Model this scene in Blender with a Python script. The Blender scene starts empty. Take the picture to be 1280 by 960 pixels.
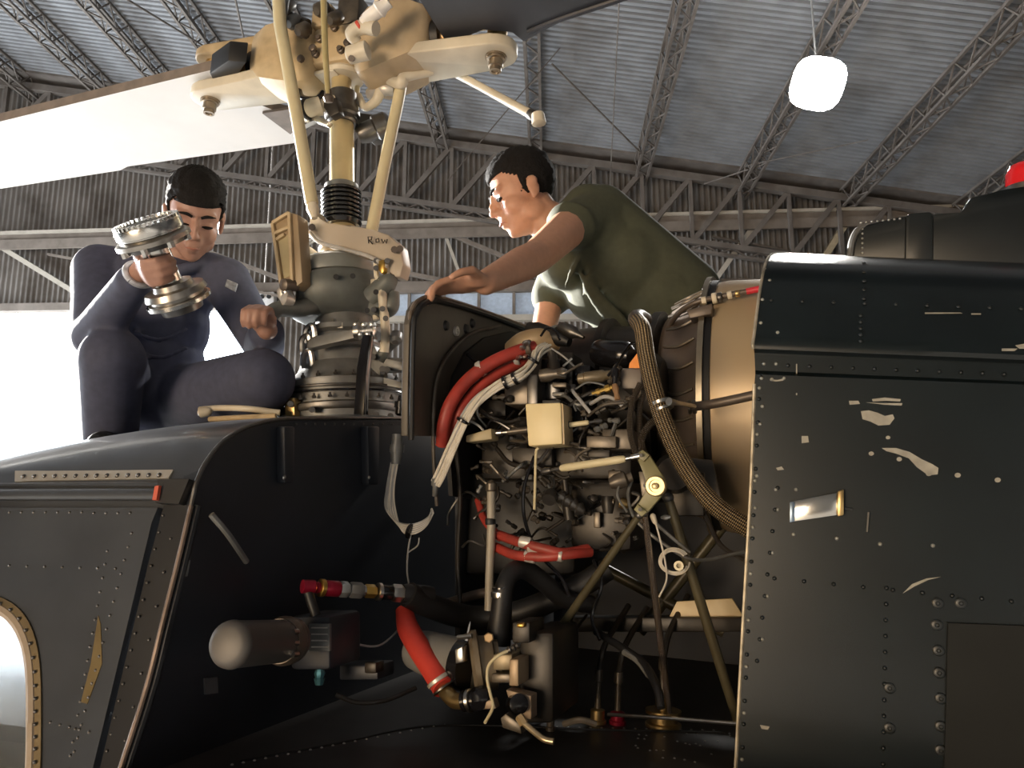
import bpy, bmesh, math, random
from math import radians, sin, cos, pi, tan
from mathutils import Vector, Matrix
from mathutils.bvhtree import BVHTree
random.seed(7)
SC = bpy.context.scene
COL = SC.collection

# ------------------------------------------------------------------ camera, sky, sun, exposure
CAM = Vector((0, 0, 2.1)); PITCH = radians(10); YAW = radians(2.7); FPX = 960.0
cd = bpy.data.cameras.new('camera'); cam = bpy.data.objects.new('camera', cd); COL.objects.link(cam)
cam.location = CAM; cam.rotation_euler = (pi / 2 + PITCH, 0, YAW)
cd.sensor_width = 36; cd.lens = 36 * FPX / 1280; cd.clip_start = 0.02; cd.clip_end = 500
SC.camera = cam
SC.view_settings.view_transform = 'Standard'; SC.view_settings.look = 'None'
SC.view_settings.gamma = 1; SC.view_settings.use_curve_mapping = False
SC.view_settings.exposure = 0.0
wd = bpy.data.worlds.new('world'); SC.world = wd; wd.use_nodes = True
bg = wd.node_tree.nodes['Background']
bg.inputs['Color'].default_value = (0.80, 0.90, 1.0, 1); bg.inputs['Strength'].default_value = 7.0
sd = bpy.data.lights.new('sun', 'SUN'); sd.energy = 40; sd.angle = radians(1.5); sd.color = (1.0, 0.95, 0.88)
sun = bpy.data.objects.new('sun', sd); COL.objects.link(sun)
sun.rotation_euler = Vector((0.79, -0.59, -0.16)).to_track_quat('-Z', 'Y').to_euler()
def area(name, loc, aim, sx, sy, power, col):
    a = bpy.data.lights.new(name, 'AREA'); a.shape = 'RECTANGLE'; a.size = sx; a.size_y = sy; a.energy = power; a.color = col
    o = bpy.data.objects.new(name, a); COL.objects.link(o); o.location = loc
    o.rotation_euler = (Vector(aim) - Vector(loc)).to_track_quat('-Z', 'Y').to_euler()
area('daylight_door', (-15.6, 9.0, 3.2), (0, 3.0, 2.6), 9.0, 6.0, 2200, (0.86, 0.93, 1.0))
area('daylight_front_door', (-6.6, -8.6, 1.65), (0.0, 2.0, 2.2), 4.4, 3.0, 820, (1.0, 0.66, 0.31))

# ------------------------------------------------------------------ pixel rays
F3 = Vector((-sin(YAW) * cos(PITCH), cos(YAW) * cos(PITCH), sin(PITCH)))
R3 = Vector((cos(YAW), sin(YAW), 0)); U3 = R3.cross(F3)
def ray(px, py): return F3 * FPX + R3 * (px - 640) - U3 * (py - 480)
def W(px, py, Y):                       # world point on the plane y = Y
    d = ray(px, py); return CAM + d * (Y / d.y)
PSI = radians(18); TAU = radians(2.5); V0 = 1.9
eu = Vector((cos(PSI), -sin(PSI), 0)); ev = Vector((sin(PSI), cos(PSI), 0)); ez = Vector((0, 0, 1))
e1 = eu * cos(TAU) - ez * sin(TAU); e3 = ez * cos(TAU) + eu * sin(TAU)
HR = Matrix((e1, ev, e3)).transposed(); HRT = HR.transposed()
HO = Vector((0, 0, 0)) + ev * V0
CL = HRT @ (CAM - HO)
def A(px, py, V):                       # helicopter-local point, lateral plane V metres from the camera
    d = HRT @ ray(px, py); return CL + d * ((V - V0 - CL.y) / d.y)
def UU(px, py, u):
    d = HRT @ ray(px, py); return CL + d * ((u - CL.x) / d.x)
def ZZ(px, py, w):
    d = HRT @ ray(px, py); return CL + d * ((w - CL.z) / d.z)
def mpp(p):                             # metres per pixel at a local point
    return (HR @ p + HO - CAM).dot(F3) / FPX
def L2W(p): return HR @ Vector(p) + HO
def W2L(p): return HRT @ (Vector(p) - HO)

# ------------------------------------------------------------------ materials
MATS = {}
def M(name, col, rough=0.5, metal=0.0, var=0.12, scale=18.0, bump=0.0, coat=0.0, spec=0.5, tint=None, dirt=0.0, dscale=4.0):
    if name in MATS: return MATS[name]
    m = bpy.data.materials.new(name); m.use_nodes = True; nt = m.node_tree; b = nt.nodes['Principled BSDF']
    tc = nt.nodes.new('ShaderNodeTexCoord'); n = nt.nodes.new('ShaderNodeTexNoise')
    n.inputs['Scale'].default_value = scale; n.inputs['Detail'].default_value = 5
    nt.links.new(tc.outputs['Object'], n.inputs['Vector'])
    r = nt.nodes.new('ShaderNodeValToRGB'); c = Vector(col)
    lo = c * (1 - var); hi = c * (1 + var)
    r.color_ramp.elements[0].position = .3; r.color_ramp.elements[1].position = .7
    r.color_ramp.elements[0].color = (*lo, 1); r.color_ramp.elements[1].color = (*(tint or hi), 1)
    nt.links.new(n.outputs['Fac'], r.inputs['Fac']); out = r.outputs['Color']
    if dirt:
        n2 = nt.nodes.new('ShaderNodeTexNoise'); n2.inputs['Scale'].default_value = dscale; n2.inputs['Detail'].default_value = 8
        nt.links.new(tc.outputs['Object'], n2.inputs['Vector'])
        r2 = nt.nodes.new('ShaderNodeValToRGB'); r2.color_ramp.elements[0].position = .48; r2.color_ramp.elements[1].position = .68
        r2.color_ramp.elements[0].color = (0, 0, 0, 1); r2.color_ramp.elements[1].color = (dirt, dirt, dirt, 1)
        nt.links.new(n2.outputs['Fac'], r2.inputs['Fac'])
        mx = nt.nodes.new('ShaderNodeMixRGB'); mx.inputs['Color2'].default_value = (0.05, 0.035, 0.022, 1)
        nt.links.new(r2.outputs['Color'], mx.inputs['Fac']); nt.links.new(out, mx.inputs['Color1']); out = mx.outputs['Color']
    nt.links.new(out, b.inputs['Base Color'])
    b.inputs['Roughness'].default_value = rough; b.inputs['Metallic'].default_value = metal
    b.inputs['Specular IOR Level'].default_value = spec; b.inputs['Coat Weight'].default_value = coat
    if bump:
        bp = nt.nodes.new('ShaderNodeBump'); bp.inputs['Strength'].default_value = bump; bp.inputs['Distance'].default_value = .004
        nt.links.new(n.outputs['Fac'], bp.inputs['Height']); nt.links.new(bp.outputs['Normal'], b.inputs['Normal'])
    MATS[name] = m; return m
def EM(name, col, s):
    m = bpy.data.materials.new(name); m.use_nodes = True; b = m.node_tree.nodes['Principled BSDF']
    b.inputs['Base Color'].default_value = (*col, 1); b.inputs['Emission Color'].default_value = (*col, 1); b.inputs['Emission Strength'].default_value = s
    MATS[name] = m; return m
def braid(name, c1, c2, rough=.45, metal=.6, s1=160, s2=9):
    m = bpy.data.materials.new(name); m.use_nodes = True; nt = m.node_tree; b = nt.nodes['Principled BSDF']
    uv = nt.nodes.new('ShaderNodeUVMap'); fac = []
    for sg in (1, -1):
        mp = nt.nodes.new('ShaderNodeVectorMath'); mp.operation = 'DOT_PRODUCT'; mp.inputs[1].default_value = (s1, sg * s2, 0)
        nt.links.new(uv.outputs['UV'], mp.inputs[0])
        sn = nt.nodes.new('ShaderNodeMath'); sn.operation = 'SINE'
        ml = nt.nodes.new('ShaderNodeMath'); ml.operation = 'MULTIPLY'; ml.inputs[1].default_value = 2 * pi
        nt.links.new(mp.outputs['Value'], ml.inputs[0]); nt.links.new(ml.outputs[0], sn.inputs[0]); fac.append(sn)
    mu = nt.nodes.new('ShaderNodeMath'); mu.operation = 'MULTIPLY'
    nt.links.new(fac[0].outputs[0], mu.inputs[0]); nt.links.new(fac[1].outputs[0], mu.inputs[1])
    r = nt.nodes.new('ShaderNodeValToRGB'); r.color_ramp.elements[0].position = .0; r.color_ramp.elements[1].position = .25
    r.color_ramp.elements[0].color = (*c1, 1); r.color_ramp.elements[1].color = (*c2, 1)
    nt.links.new(mu.outputs[0], r.inputs['Fac']); nt.links.new(r.outputs['Color'], b.inputs['Base Color'])
    bp = nt.nodes.new('ShaderNodeBump'); bp.inputs['Strength'].default_value = .7; bp.inputs['Distance'].default_value = .002
    nt.links.new(mu.outputs[0], bp.inputs['Height']); nt.links.new(bp.outputs['Normal'], b.inputs['Normal'])
    b.inputs['Roughness'].default_value = rough; b.inputs['Metallic'].default_value = metal
    MATS[name] = m; return m
navy = M('blue_black_paint', (.005, .0092, .0112), .27, 0, .2, 9, .04, coat=.05, spec=.4)
navy2 = M('blue_black_paint_worn', (.008, .0115, .0135), .4, 0, .25, 14, .05)
cabinp = M('cabin_paint_worn', (.050, .055, .064), .28, .1, .2, 7, .03, coat=.3)
pillarp = M('pillar_paint', (.011, .012, .015), .35, 0, .2, 12, .03)
deckm = M('deck_paint', (.032, .029, .028), .5, 0, .35, 10, .1)
bulkm = M('bulkhead_paint', (.021, .025, .034), .45, 0, .2, 6, .03)
tan = M('tan_paint', (.52, .40, .24), .42, 0, .12, 20, .05, dirt=.35, dscale=9)
cream = M('cream_paint', (.60, .53, .34), .38, 0, .08, 20, .03, dirt=.15, dscale=10)
bone = M('bone_paint', (.66, .60, .48), .42, 0, .10, 16, .04, dirt=.3, dscale=8)
greyc = M('grey_casting', (.16, .165, .165), .42, .25, .2, 26, .12, dirt=.3, dscale=11)
greenc = M('grey_green_casting', (.11, .12, .115), .5, .1, .2, 22, .1)
steel = M('bare_steel', (.55, .54, .52), .28, 1, .12, 30)
dsteel = M('dark_steel', (.13, .125, .12), .38, .85, .25, 30, .05)
brown = M('heat_brown_metal', (.115, .092, .076), .42, .3, .25, 16, .08)
shroudm = M('exhaust_shroud_metal', (.52, .40, .25), .38, .3, .1, 5, .03, tint=(.45, .34, .22))
blackm = M('black_rubber', (.010, .010, .011), .5, 0, .2, 30, .05)
blackg = M('black_gloss', (.008, .008, .010), .2, 0, .2, 30)
engm = M('engine_dark_metal', (.030, .027, .024), .42, .4, .4, 22, .15, dirt=.4, dscale=13)
engl = M('engine_light_metal', (.125, .108, .088), .38, .5, .35, 24, .1, dirt=.4, dscale=13)
yboxm = M('yellow_cream_box', (.74, .62, .36), .42, 0, .05, 12)
redh = M('red_hose_rubber', (.32, .035, .025), .5, 0, .2, 40, .1, dirt=.25, dscale=14)
reda = M('red_anodised', (.30, .012, .035), .3, .5, .1)
golda = M('gold_anodised', (.60, .38, .10), .3, .9, .1)
bluea = M('blue_anodised', (.10, .28, .36), .35, .7, .1)
wirew = M('white_wire', (.62, .58, .50), .5, 0, .12, 40)
wireg = M('grey_wire', (.33, .33, .33), .5, 0, .15, 40)
olive = M('olive_paint', (.20, .185, .085), .42, 0, .12, 20, .04, dirt=.3, dscale=12)
olived = M('dark_olive_paint', (.075, .065, .036), .4, .1, .2, 20)
brass = M('brass', (.46, .33, .15), .32, .9, .15)
orange = M('orange_label', (.80, .26, .03), .5)
silverl = M('silver_label', (.55, .53, .50), .4, .4, .15, 50)
chipm = M('bare_primer', (.30, .285, .245), .65, 0, .2, 60)
bladew = M('blade_glare_white', (.80, .79, .77), .35, 0, .04, 5, coat=.2)  # daylight glare on the left blade put into the colour as white
bladed = M('blade_dark_paint', (.042, .047, .062), .45, 0, .2, 8, .03)
bladeb = M('blade_edge_brown', (.20, .165, .14), .5, 0, .2, 20)
braidm = braid('braided_hose_sleeve', (.03, .022, .016), (.50, .37, .21))
braidd = braid('dark_braided_sleeve', (.03, .025, .02), (.16, .13, .10))
glassm = M('door_glass', (.8, .82, .82), .05)
glassm.node_tree.nodes['Principled BSDF'].inputs['Transmission Weight'].default_value = .95
glassm.node_tree.nodes['Principled BSDF'].inputs['IOR'].default_value = 1.05

# ------------------------------------------------------------------ mesh helpers
def mk(name, bm, mat, parent=None, label=None, angle=40, kind=None):
    bmesh.ops.recalc_face_normals(bm, faces=bm.faces)
    me = bpy.data.meshes.new(name); bm.to_mesh(me); bm.free()
    for p in me.polygons: p.use_smooth = True
    me.set_sharp_from_angle(angle=radians(angle))
    mats = mat if isinstance(mat, (list, tuple)) else [mat]
    for k in mats: me.materials.append(k)
    o = bpy.data.objects.new(name, me); COL.objects.link(o)
    if parent: o.parent = parent
    if label: o['label'] = label
    if kind: o['kind'] = kind
    return o
def tag(o, label, cat, group=None):
    o['label'] = label; o['category'] = cat
    if group: o['group'] = group
    return o
def struct(o): o['kind'] = 'structure'; return o
def cr(pts, n=6):
    pts = [Vector(p) for p in pts]
    if len(pts) < 3: return pts
    q = [pts[0] * 2 - pts[1]] + pts + [pts[-1] * 2 - pts[-2]]; out = []
    for i in range(1, len(q) - 2):
        a, b, c, d = q[i - 1], q[i], q[i + 1], q[i + 2]
        for k in range(n):
            t = k / n
            out.append(.5 * (2 * b + (c - a) * t + (2 * a - 5 * b + 4 * c - d) * t * t + (3 * b - a - 3 * c + d) * t ** 3))
    out.append(pts[-1]); return out
def tube(bm, pts, r, seg=10, smooth=True, n=6, caps=True, scale2=1.0):
    P = cr(pts, n) if smooth else [Vector(p) for p in pts]
    N = len(P); rs = r if isinstance(r, (list, tuple)) else None
    uvl = bm.loops.layers.uv.verify()
    t0 = (P[1] - P[0]).normalized(); x = t0.orthogonal().normalized(); rings = []; L = [0]
    for i in range(N):
        t = ((P[min(i + 1, N - 1)] - P[max(i - 1, 0)])).normalized()
        x = (x - t * x.dot(t)).normalized(); y = t.cross(x)
        rr = r if rs is None else rs[0] if len(rs) == 1 else (lambda f: rs[min(int(f), len(rs) - 2)] * (1 - (f - min(int(f), len(rs) - 2))) + rs[min(int(f), len(rs) - 2) + 1] * (f - min(int(f), len(rs) - 2)))(i / (N - 1) * (len(rs) - 1))
        rings.append([bm.verts.new(P[i] + (x * cos(2 * pi * k / seg) + y * sin(2 * pi * k / seg) * scale2) * rr) for k in range(seg)])
        if i: L.append(L[-1] + (P[i] - P[i - 1]).length)
    for i in range(N - 1):
        for k in range(seg):
            f = bm.faces.new((rings[i][k], rings[i][(k + 1) % seg], rings[i + 1][(k + 1) % seg], rings[i + 1][k]))
            for lp, (a, b) in zip(f.loops, ((L[i], k), (L[i], k + 1), (L[i + 1], k + 1), (L[i + 1], k))): lp[uvl].uv = (a, b / seg)
    if caps: bm.faces.new(rings[0][::-1]); bm.faces.new(rings[-1])
    return bm
def lathe(bm, prof, o, axis, seg=32, xdir=None):
    o = Vector(o); ax = Vector(axis).normalized(); x = (Vector(xdir) if xdir else ax.orthogonal()); x = (x - ax * x.dot(ax)).normalized(); y = ax.cross(x); rings = []
    for t, r in prof:
        if r < 1e-6: rings.append([bm.verts.new(o + ax * t)])
        else: rings.append([bm.verts.new(o + ax * t + (x * cos(2 * pi * k / seg) + y * sin(2 * pi * k / seg)) * r) for k in range(seg)])
    for a, b in zip(rings, rings[1:]):
        for k in range(seg):
            k2 = (k + 1) % seg
            if len(a) == 1 and len(b) == 1: continue
            if len(a) == 1: bm.faces.new((a[0], b[k2], b[k]))
            elif len(b) == 1: bm.faces.new((a[k], a[k2], b[0]))
            else: bm.faces.new((a[k], a[k2], b[k2], b[k]))
    for rg, rev in ((rings[0], True), (rings[-1], False)):
        if len(rg) > 2: bm.faces.new(rg[::-1] if rev else rg)
    return bm
def prism(bm, pts, ext, bevel=0.0):
    n0 = len(bm.faces); a = [bm.verts.new(p) for p in pts]; b = [bm.verts.new(Vector(p) + Vector(ext)) for p in pts]; n = len(pts)
    fs = [bm.faces.new(a[::-1]), bm.faces.new(b)]
    for i in range(n): fs.append(bm.faces.new((a[i], a[(i + 1) % n], b[(i + 1) % n], b[i])))
    if bevel:
        es = list({e for f in fs for e in f.edges})
        bmesh.ops.bevel(bm, geom=es, offset=bevel, segments=2, profile=.5, affect='EDGES', clamp_overlap=True)
    return bm
def obox(bm, c, ax, ay, az, bevel=0.0):     # half-extent vectors
    c = Vector(c); ax = Vector(ax); ay = Vector(ay); az = Vector(az)
    return prism(bm, [c - ax - ay - az, c + ax - ay - az, c + ax + ay - az, c - ax + ay - az], az * 2, bevel)
def bar(bm, a, b, w, h, up=(0, 0, 1), bevel=0.0):
    a = Vector(a); b = Vector(b); t = (b - a); L = t.length; t.normalize(); up = Vector(up); s = t.cross(up)
    if s.length < 1e-4: s = t.cross(Vector((1, 0, 0)))
    s.normalize(); u2 = s.cross(t)
    return obox(bm, (a + b) / 2, t * L / 2, s * w / 2, u2 * h / 2, bevel)
def ball(bm, c, r, seg=12, mat4=None):
    m = Matrix.Translation(Vector(c)) @ (mat4 if mat4 is not None else Matrix.Identity(4))
    rr = r if isinstance(r, (tuple, list)) else (r, r, r)
    bmesh.ops.create_uvsphere(bm, u_segments=seg, v_segments=max(6, seg // 2 + 2), radius=1, matrix=m @ Matrix.Diagonal((*rr, 1)))
    return bm
NB = bmesh.new
# pixel-based parts, helicopter-local
def ptube(name, pts, rpx, mat, parent, seg=10, smooth=True, label=None, n=6, kind=None):
    P = [A(*p) for p in pts]; s = sum(mpp(p) for p in P) / len(P)
    r = [q * s for q in rpx] if isinstance(rpx, (list, tuple)) else rpx * s
    return mk(name, tube(NB(), P, r, seg, smooth, n), mat, parent, label, kind=kind)
def pprism(name, pts, V, depth, mat, parent, bevel=.002, label=None):
    return mk(name, prism(NB(), [A(x, y, V) for x, y in pts], (0, depth, 0), bevel), mat, parent, label, angle=25)
def pbox(name, x0, y0, x1, y1, V, depth, mat, parent, bevel=.003, label=None):
    return pprism(name, [(x0, y0), (x1, y0), (x1, y1), (x0, y1)], V, depth, mat, parent, bevel, label)
def plathe(name, a, b, prof, mat, parent, seg=20, label=None):
    # axis from pixel point a to b; prof is (fraction, radius in px)
    a = A(*a); b = A(*b); s = (mpp(a) + mpp(b)) / 2; L = (b - a).length
    return mk(name, lathe(NB(), [(t * L, r * s) for t, r in prof], a, b - a, seg), mat, parent, label)
def rivs(name, pts, parent, mat, r=.003, kind='stuff', h=.4):
    bm = NB()
    for p, n in pts:
        q = Vector((0, 0, 1)).rotation_difference(n).to_matrix().to_4x4()
        lathe(bm, [(0, r), (h * r, r * .85), (h * r * 1.7, r * .4), (h * r * 1.9, 0)], p, n, 8)
    return mk(name, bm, mat, parent, kind=kind)

# ------------------------------------------------------------------ hangar
GAB = 15.0
def roofz(x): return 9.55 - .17 * x if x > -12 else 9.55 + .17 * 12 + .17 * (x + 12)
XL, XR, YF = -16.0, 19.0, -9.0
roofm = M('galvanised_roof_sheet', (.235, .245, .262), .6, .0, .12, 3, dirt=.3, dscale=1.2)
wallm = M('weathered_wall_sheet', (.215, .20, .187), .6, .15, .16, 2, dirt=.55, dscale=1.5)
sidem = M('painted_wall_sheet', (.12, .115, .11), .6, 0, .12, 2, dirt=.4, dscale=1.5)
trussm = M('truss_steel', (.17, .15, .135), .6, .2, .2, 6, dirt=.5, dscale=3)
beamm = M('beam_paint', (.20, .17, .145), .6, 0, .15, 4, dirt=.35, dscale=3)
bracem = M('brace_paint', (.46, .42, .36), .6, 0, .12, 4, dirt=.3, dscale=4)
concm = M('concrete_floor', (.30, .29, .275), .55, 0, .12, 1.5, dirt=.25, dscale=.8)
apron = M('sunlit_apron_concrete', (.55, .54, .52), .8, 0, .08, .7)
bm = NB()
prism(bm, [(XL, YF, 0), (XR, YF, 0), (XR, GAB + .1, 0), (XL, GAB + .1, 0)], (0, 0, -.2))
floor = struct(mk('floor', bm, concm))
bm = NB(); prism(bm, [(-90, GAB + .1, -.02), (40, GAB + .1, -.02), (40, 90, -.02), (-90, 90, -.02)], (0, 0, -.2))
prism(bm, [(-90, -30, -.02), (XL, -30, -.02), (XL, GAB + .1, -.02), (-90, GAB + .1, -.02)], (0, 0, -.2)); struct(mk('floor_outside', bm, apron))
def corr(bm, n, s, fn, amp=.5):                       # corrugated strip: fn(t, offset) -> (a, b)
    pr = None; k = 6
    for i in range(n * k + 1):
        t = i / k * s; off = .5 * s * amp * (cos(2 * pi * i / k) if amp < .6 else (-.5, -.5, -.5, -.5, 1, 1)[i % k])
        a, b = fn(t, off); a = bm.verts.new(a); b = bm.verts.new(b)
        if pr: bm.faces.new((pr[0], a, b, pr[1]))
        pr = (a, b)
bm = NB()
nY = int((GAB + .3 - YF) / .13)
corr(bm, nY, .13, lambda t, o: ((-12, YF + t, roofz(-12) + o), (XR, YF + t, roofz(XR) + o)), .85)
corr(bm, nY, .13, lambda t, o: ((XL, YF + t, roofz(XL) + o), (-12, YF + t, roofz(-12) + o)), .85)
ceil = struct(mk('ceiling', bm, roofm, angle=50))
# back gable wall, with the hangar door at the left and a window strip
DX, DZ = -5.85, 6.35
WX0, WX1, WZ0, WZ1 = -3.5, .75, 6.12, 6.62
bm = NB(); S = .115
def strip(x0, x1, z0, z1):
    n = max(1, int(round((x1 - x0) / S)))
    corr(bm, n, (x1 - x0) / n, lambda t, o: ((x0 + t, GAB + o, z0), (x0 + t, GAB + o, z1 if z1 else roofz(x0 + t) - .02)))
strip(XL, DX, DZ, None); strip(DX, WX0, 0, None); strip(WX1, XR, 0, None); strip(WX0, WX1, 0, WZ0); strip(WX0, WX1, WZ1, None)
wall_back = struct(mk('wall_back', bm, wallm, angle=180))
for nm, y in (('wall_front', YF),):
    bm = NB(); S = .3
    n = int((XR - XL) / .3)
    for x0, x1, z0 in ((XL, -8.9, 0), (-8.9, -4.3, 3.3), (-4.3, XR, 0)):
        k = int((x1 - x0) / .5)
        for i in range(k):
            xa = x0 + (x1 - x0) * i / k; xb = x0 + (x1 - x0) * (i + 1) / k
            bm.faces.new([bm.verts.new(p) for p in ((xa, y, z0), (xb, y, z0), (xb, y, roofz(xb)), (xa, y, roofz(xa)))])
    struct(mk(nm, bm, sidem))
for nm, x in (('wall_left', XL), ('wall_right', XR)):
    bm = NB()
    for y0, y1, z0 in (((YF, 3.5, 0), (3.5, GAB, 6.35)) if x < 0 else ((YF, GAB, 0),)): bm.faces.new([bm.verts.new(p) for p in ((x, y0, z0), (x, y1, z0), (x, y1, roofz(x)), (x, y0, roofz(x)))])
    struct(mk(nm, bm, sidem))
# window strip
win = struct(mk('window_1', bar(NB(), (WX0, GAB - .06, WZ0 - .05), (WX1, GAB - .06, WZ0 - .05), .22, .12), bracem))
mk('window_frame', bar(NB(), (WX0, GAB - .05, WZ1 + .04), (WX1, GAB - .05, WZ1 + .04), .18, .08), beamm, win)
pane_m = M('dusty_window_pane', (.40, .45, .52), .5); pn = pane_m.node_tree.nodes['Principled BSDF']
pn.inputs['Transmission Weight'].default_value = .22
n = 6
for i in range(n):
    xa = WX0 + (WX1 - WX0) * i / n; xb = WX0 + (WX1 - WX0) * (i + 1) / n
    mk('pane', obox(NB(), ((xa + xb) / 2, GAB - .02, (WZ0 + WZ1) / 2), ((xb - xa) / 2 - .03, 0, 0), (0, .006, 0), (0, 0, (WZ1 - WZ0) / 2)), pane_m, win)
    mk('mullion', bar(NB(), (xa, GAB - .05, WZ0), (xa, GAB - .05, WZ1), .06, .08, (0, 1, 0)), beamm, win)
# door frame
dr = struct(mk('door_1', bar(NB(), (XL, GAB - .1, DZ + .06), (DX, GAB - .1, DZ + .06), .2, .16), beamm))
mk('jamb', bar(NB(), (DX, GAB - .1, 0), (DX, GAB - .1, DZ), .14, .2, (0, 1, 0)), beamm, dr)
# horizontal wall beam, truss with webs, braces: children of the back wall
def wbar(name, p, q, w, h, mat, par, dy=0): # p, q pixels on the wall plane
    a = W(p[0], p[1], GAB - dy); b = W(q[0], q[1], GAB - dy)
    return mk(name, bar(NB(), a, b, w, h), mat, par)
bw = wbar('wall_beam', (-330, 308.6), (1850, 247.4), .22, .13, beamm, wall_back, .35)
mk('flange', bar(NB(), W(-330, 315.4, GAB - .5), W(1850, 255.8, GAB - .5), .06, .2), beamm, bw)
mk('flange', bar(NB(), W(-330, 300.6, GAB - .5), W(1850, 239.4, GAB - .5), .06, .06), bracem, bw)
# gable truss parallel to the roof edge
yT = GAB - .55
tr = mk('gable_truss', bar(NB(), (-11.8, yT, roofz(-11.8) - .28), (12, yT, roofz(12) - .28), .16, .14), trussm, wall_back)
def rz(x, d): return Vector((x, yT, roofz(x) - d))
mk('bottom_chord', bar(NB(), rz(-11.8, 1.62), rz(9.5, 1.62), .12, .10), trussm, tr)
mk('bottom_chord', bar(NB(), rz(-11.8, 1.80), rz(9.5, 1.80), .10, .05), trussm, tr)
bm = NB(); x = -11.5; i = 0
while x < 9.0:
    bar(bm, rz(x, 1.64), rz(x + .28, 1.79), .03, .03); bar(bm, rz(x + .28, 1.79), rz(x + .56, 1.64), .03, .03); x += .56
mk('chord_lacing', bm, trussm, tr, kind='stuff')
x = -11.4
while x < 9.5:
    mk('web', bar(NB(), rz(x, .3), rz(x, 1.62), .09, .07, (1, 0, 0)), trussm, tr)
    mk('web', bar(NB(), rz(x, 1.62), rz(x + .95, .3), .10, .08, (0, 1, 0)), trussm, tr)
    x += .95
mk('eave_chord', bar(NB(), rz(-11.8, .05), rz(12, .05), .5, .05), trussm, tr)
# braces
for p, q, w, mt in (((556, 292), (578, 352), .10, bracem), ((560, 292), (705, 352), .12, beamm), ((360, 352), (235, 305), .12, beamm),
                    ((0, 308), (98, 368), .16, bracem), ((60, 318), (360, 372), .07, beamm), ((945, 278), (893, 352), .16, bracem),
                    ((1064, 268), (1030, 322), .2, M('tan_brace_paint', (.5, .43, .3), .6)), ((890, 296), (1010, 318), .07, trussm), ((893, 352), (893, 400), .16, beamm), ((500, 340), (560, 352), .12, beamm), ((700, 352), (900, 352), .1, trussm)):
    wbar('brace', p, q, w, w * .6, mt, wall_back, .3)
wbar('girt', (310, 360), (1850, 348), .1, .2, beamm, wall_back, .12)
# lattice purlins: children of the ceiling
def purlin(x):
    zt = roofz(x) - .08; hw = .11; dp = .34
    t = mk('lattice_purlin', bar(NB(), (x - hw, YF, zt), (x - hw, GAB - .2, zt), .05, .05), trussm, ceil)
    for dx, dz in ((hw, 0), (-hw, -dp), (hw, -dp)):
        mk('chord', bar(NB(), (x + dx, YF, zt + dz), (x + dx, GAB - .2, zt + dz), .045, .045), trussm, t)
    bm = NB(); y = 3.0; st = .30; k = 0
    while y < GAB - .3:
        s = 1 if k % 2 else -1
        bar(bm, (x - hw * s, y, zt - dp), (x + hw * s, y + st, zt - dp), .022, .022)
        for q in (-hw, hw): bar(bm, (x + q, y, zt - (dp if s > 0 else 0)), (x + q, y + st, zt - (0 if s > 0 else dp)), .022, .022)
        y += st; k += 1
    mk('lacing', bm, trussm, t, kind='stuff')
for x in (-11.0, -9.1, -7.5, -5.9, -4.1, -2.1, -.2, 1.9, 3.9, 5.9, 8.0, 10.1): purlin(x)
# tie rods and cables under the roof
def ties(name, pts, r, lab):
    P = []
    for px, py, Y in pts:
        while W(px, py, Y).z > roofz(W(px, py, Y).x) - .42: Y -= .1
        P.append(W(px, py, Y))
    o = mk(name, tube(NB(), P, r, 6, False), trussm, ceil); return o
for pts, r in (([(690, 80, 11), (802, 192, 14.4)], .016), ([(160, 0, 9.2), (262, 62, 12)], .016), ([(290, -20, 9), (309, 68, 12)], .018),
               ([(775, -20, 8), (761, 262, 14.2)], .009), ([(560, 225, 10), (700, 60, 12)], .008), ([(338, 180, 10), (356, 270, 10)], .005),
               ([(930, 208, 14.3), (1085, 175, 12.6)], .01), ([(880, 230, 14.3), (935, 212, 14.4)], .012)):
    ties('tie_rod', pts, r, '')
# hanging floodlight
lc = W(1022, 104, 9.0)
lamp = bpy.data.objects.new('hanging_floodlight', None); COL.objects.link(lamp); lamp.location = lc
tag(lamp, 'glaring white floodlight hanging on a cable from the corrugated roof', 'lamp')
ax = (CAM - lc); ax.z -= 3.5; ax.normalize()
sx = ax.cross(Vector((0, 0, 1))).normalized(); sy = sx.cross(ax)
hm = M('lamp_housing', (.30, .30, .30), .5, .3)
bm = NB(); pts = []
for k in range(24):
    a = 2 * pi * k / 24; c, s_ = cos(a), sin(a); q = (abs(c) ** 3.2 + abs(s_) ** 3.2) ** (-1 / 3.2)
    a2 = a + .38; d = sx * (q * cos(a2)) + sy * (q * sin(a2)); pts.append(d)
prism(bm, [d * .27 for d in pts], -ax * .16, 0); mk('housing', bm, hm, lamp)
bm = NB()
prism(bm, [d * .315 + ax * .01 for d in pts], ax * .05, .01); mk('lens', bm, EM('lamp_glow', (1, .98, .94), 60), lamp)
mk('bracket', tube(NB(), [sx * .3 - ax * .05, sx * .2 - ax * .2 + Vector((0, 0, .25)), -sx * .2 - ax * .2 + Vector((0, 0, .25)), -sx * .3 - ax * .05], .014, 6), hm, lamp)
mk('cable', tube(NB(), [-ax * .1 + Vector((0, 0, .25)), Vector((0, 0, roofz(lc.x) - .1 - lc.z))], .012, 6, False), hm, lamp)
pl = bpy.data.lights.new('floodlight_glow', 'SPOT'); pl.energy = 900; pl.spot_size = radians(150); pl.spot_blend = .6; pl.shadow_soft_size = .3; pl.color = (1, .97, .9)
po = bpy.data.objects.new('floodlight_glow', pl); COL.objects.link(po); po.parent = lamp; po.location = ax * .12
po.rotation_euler = ax.to_track_quat('-Z', 'Y').to_euler()
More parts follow.
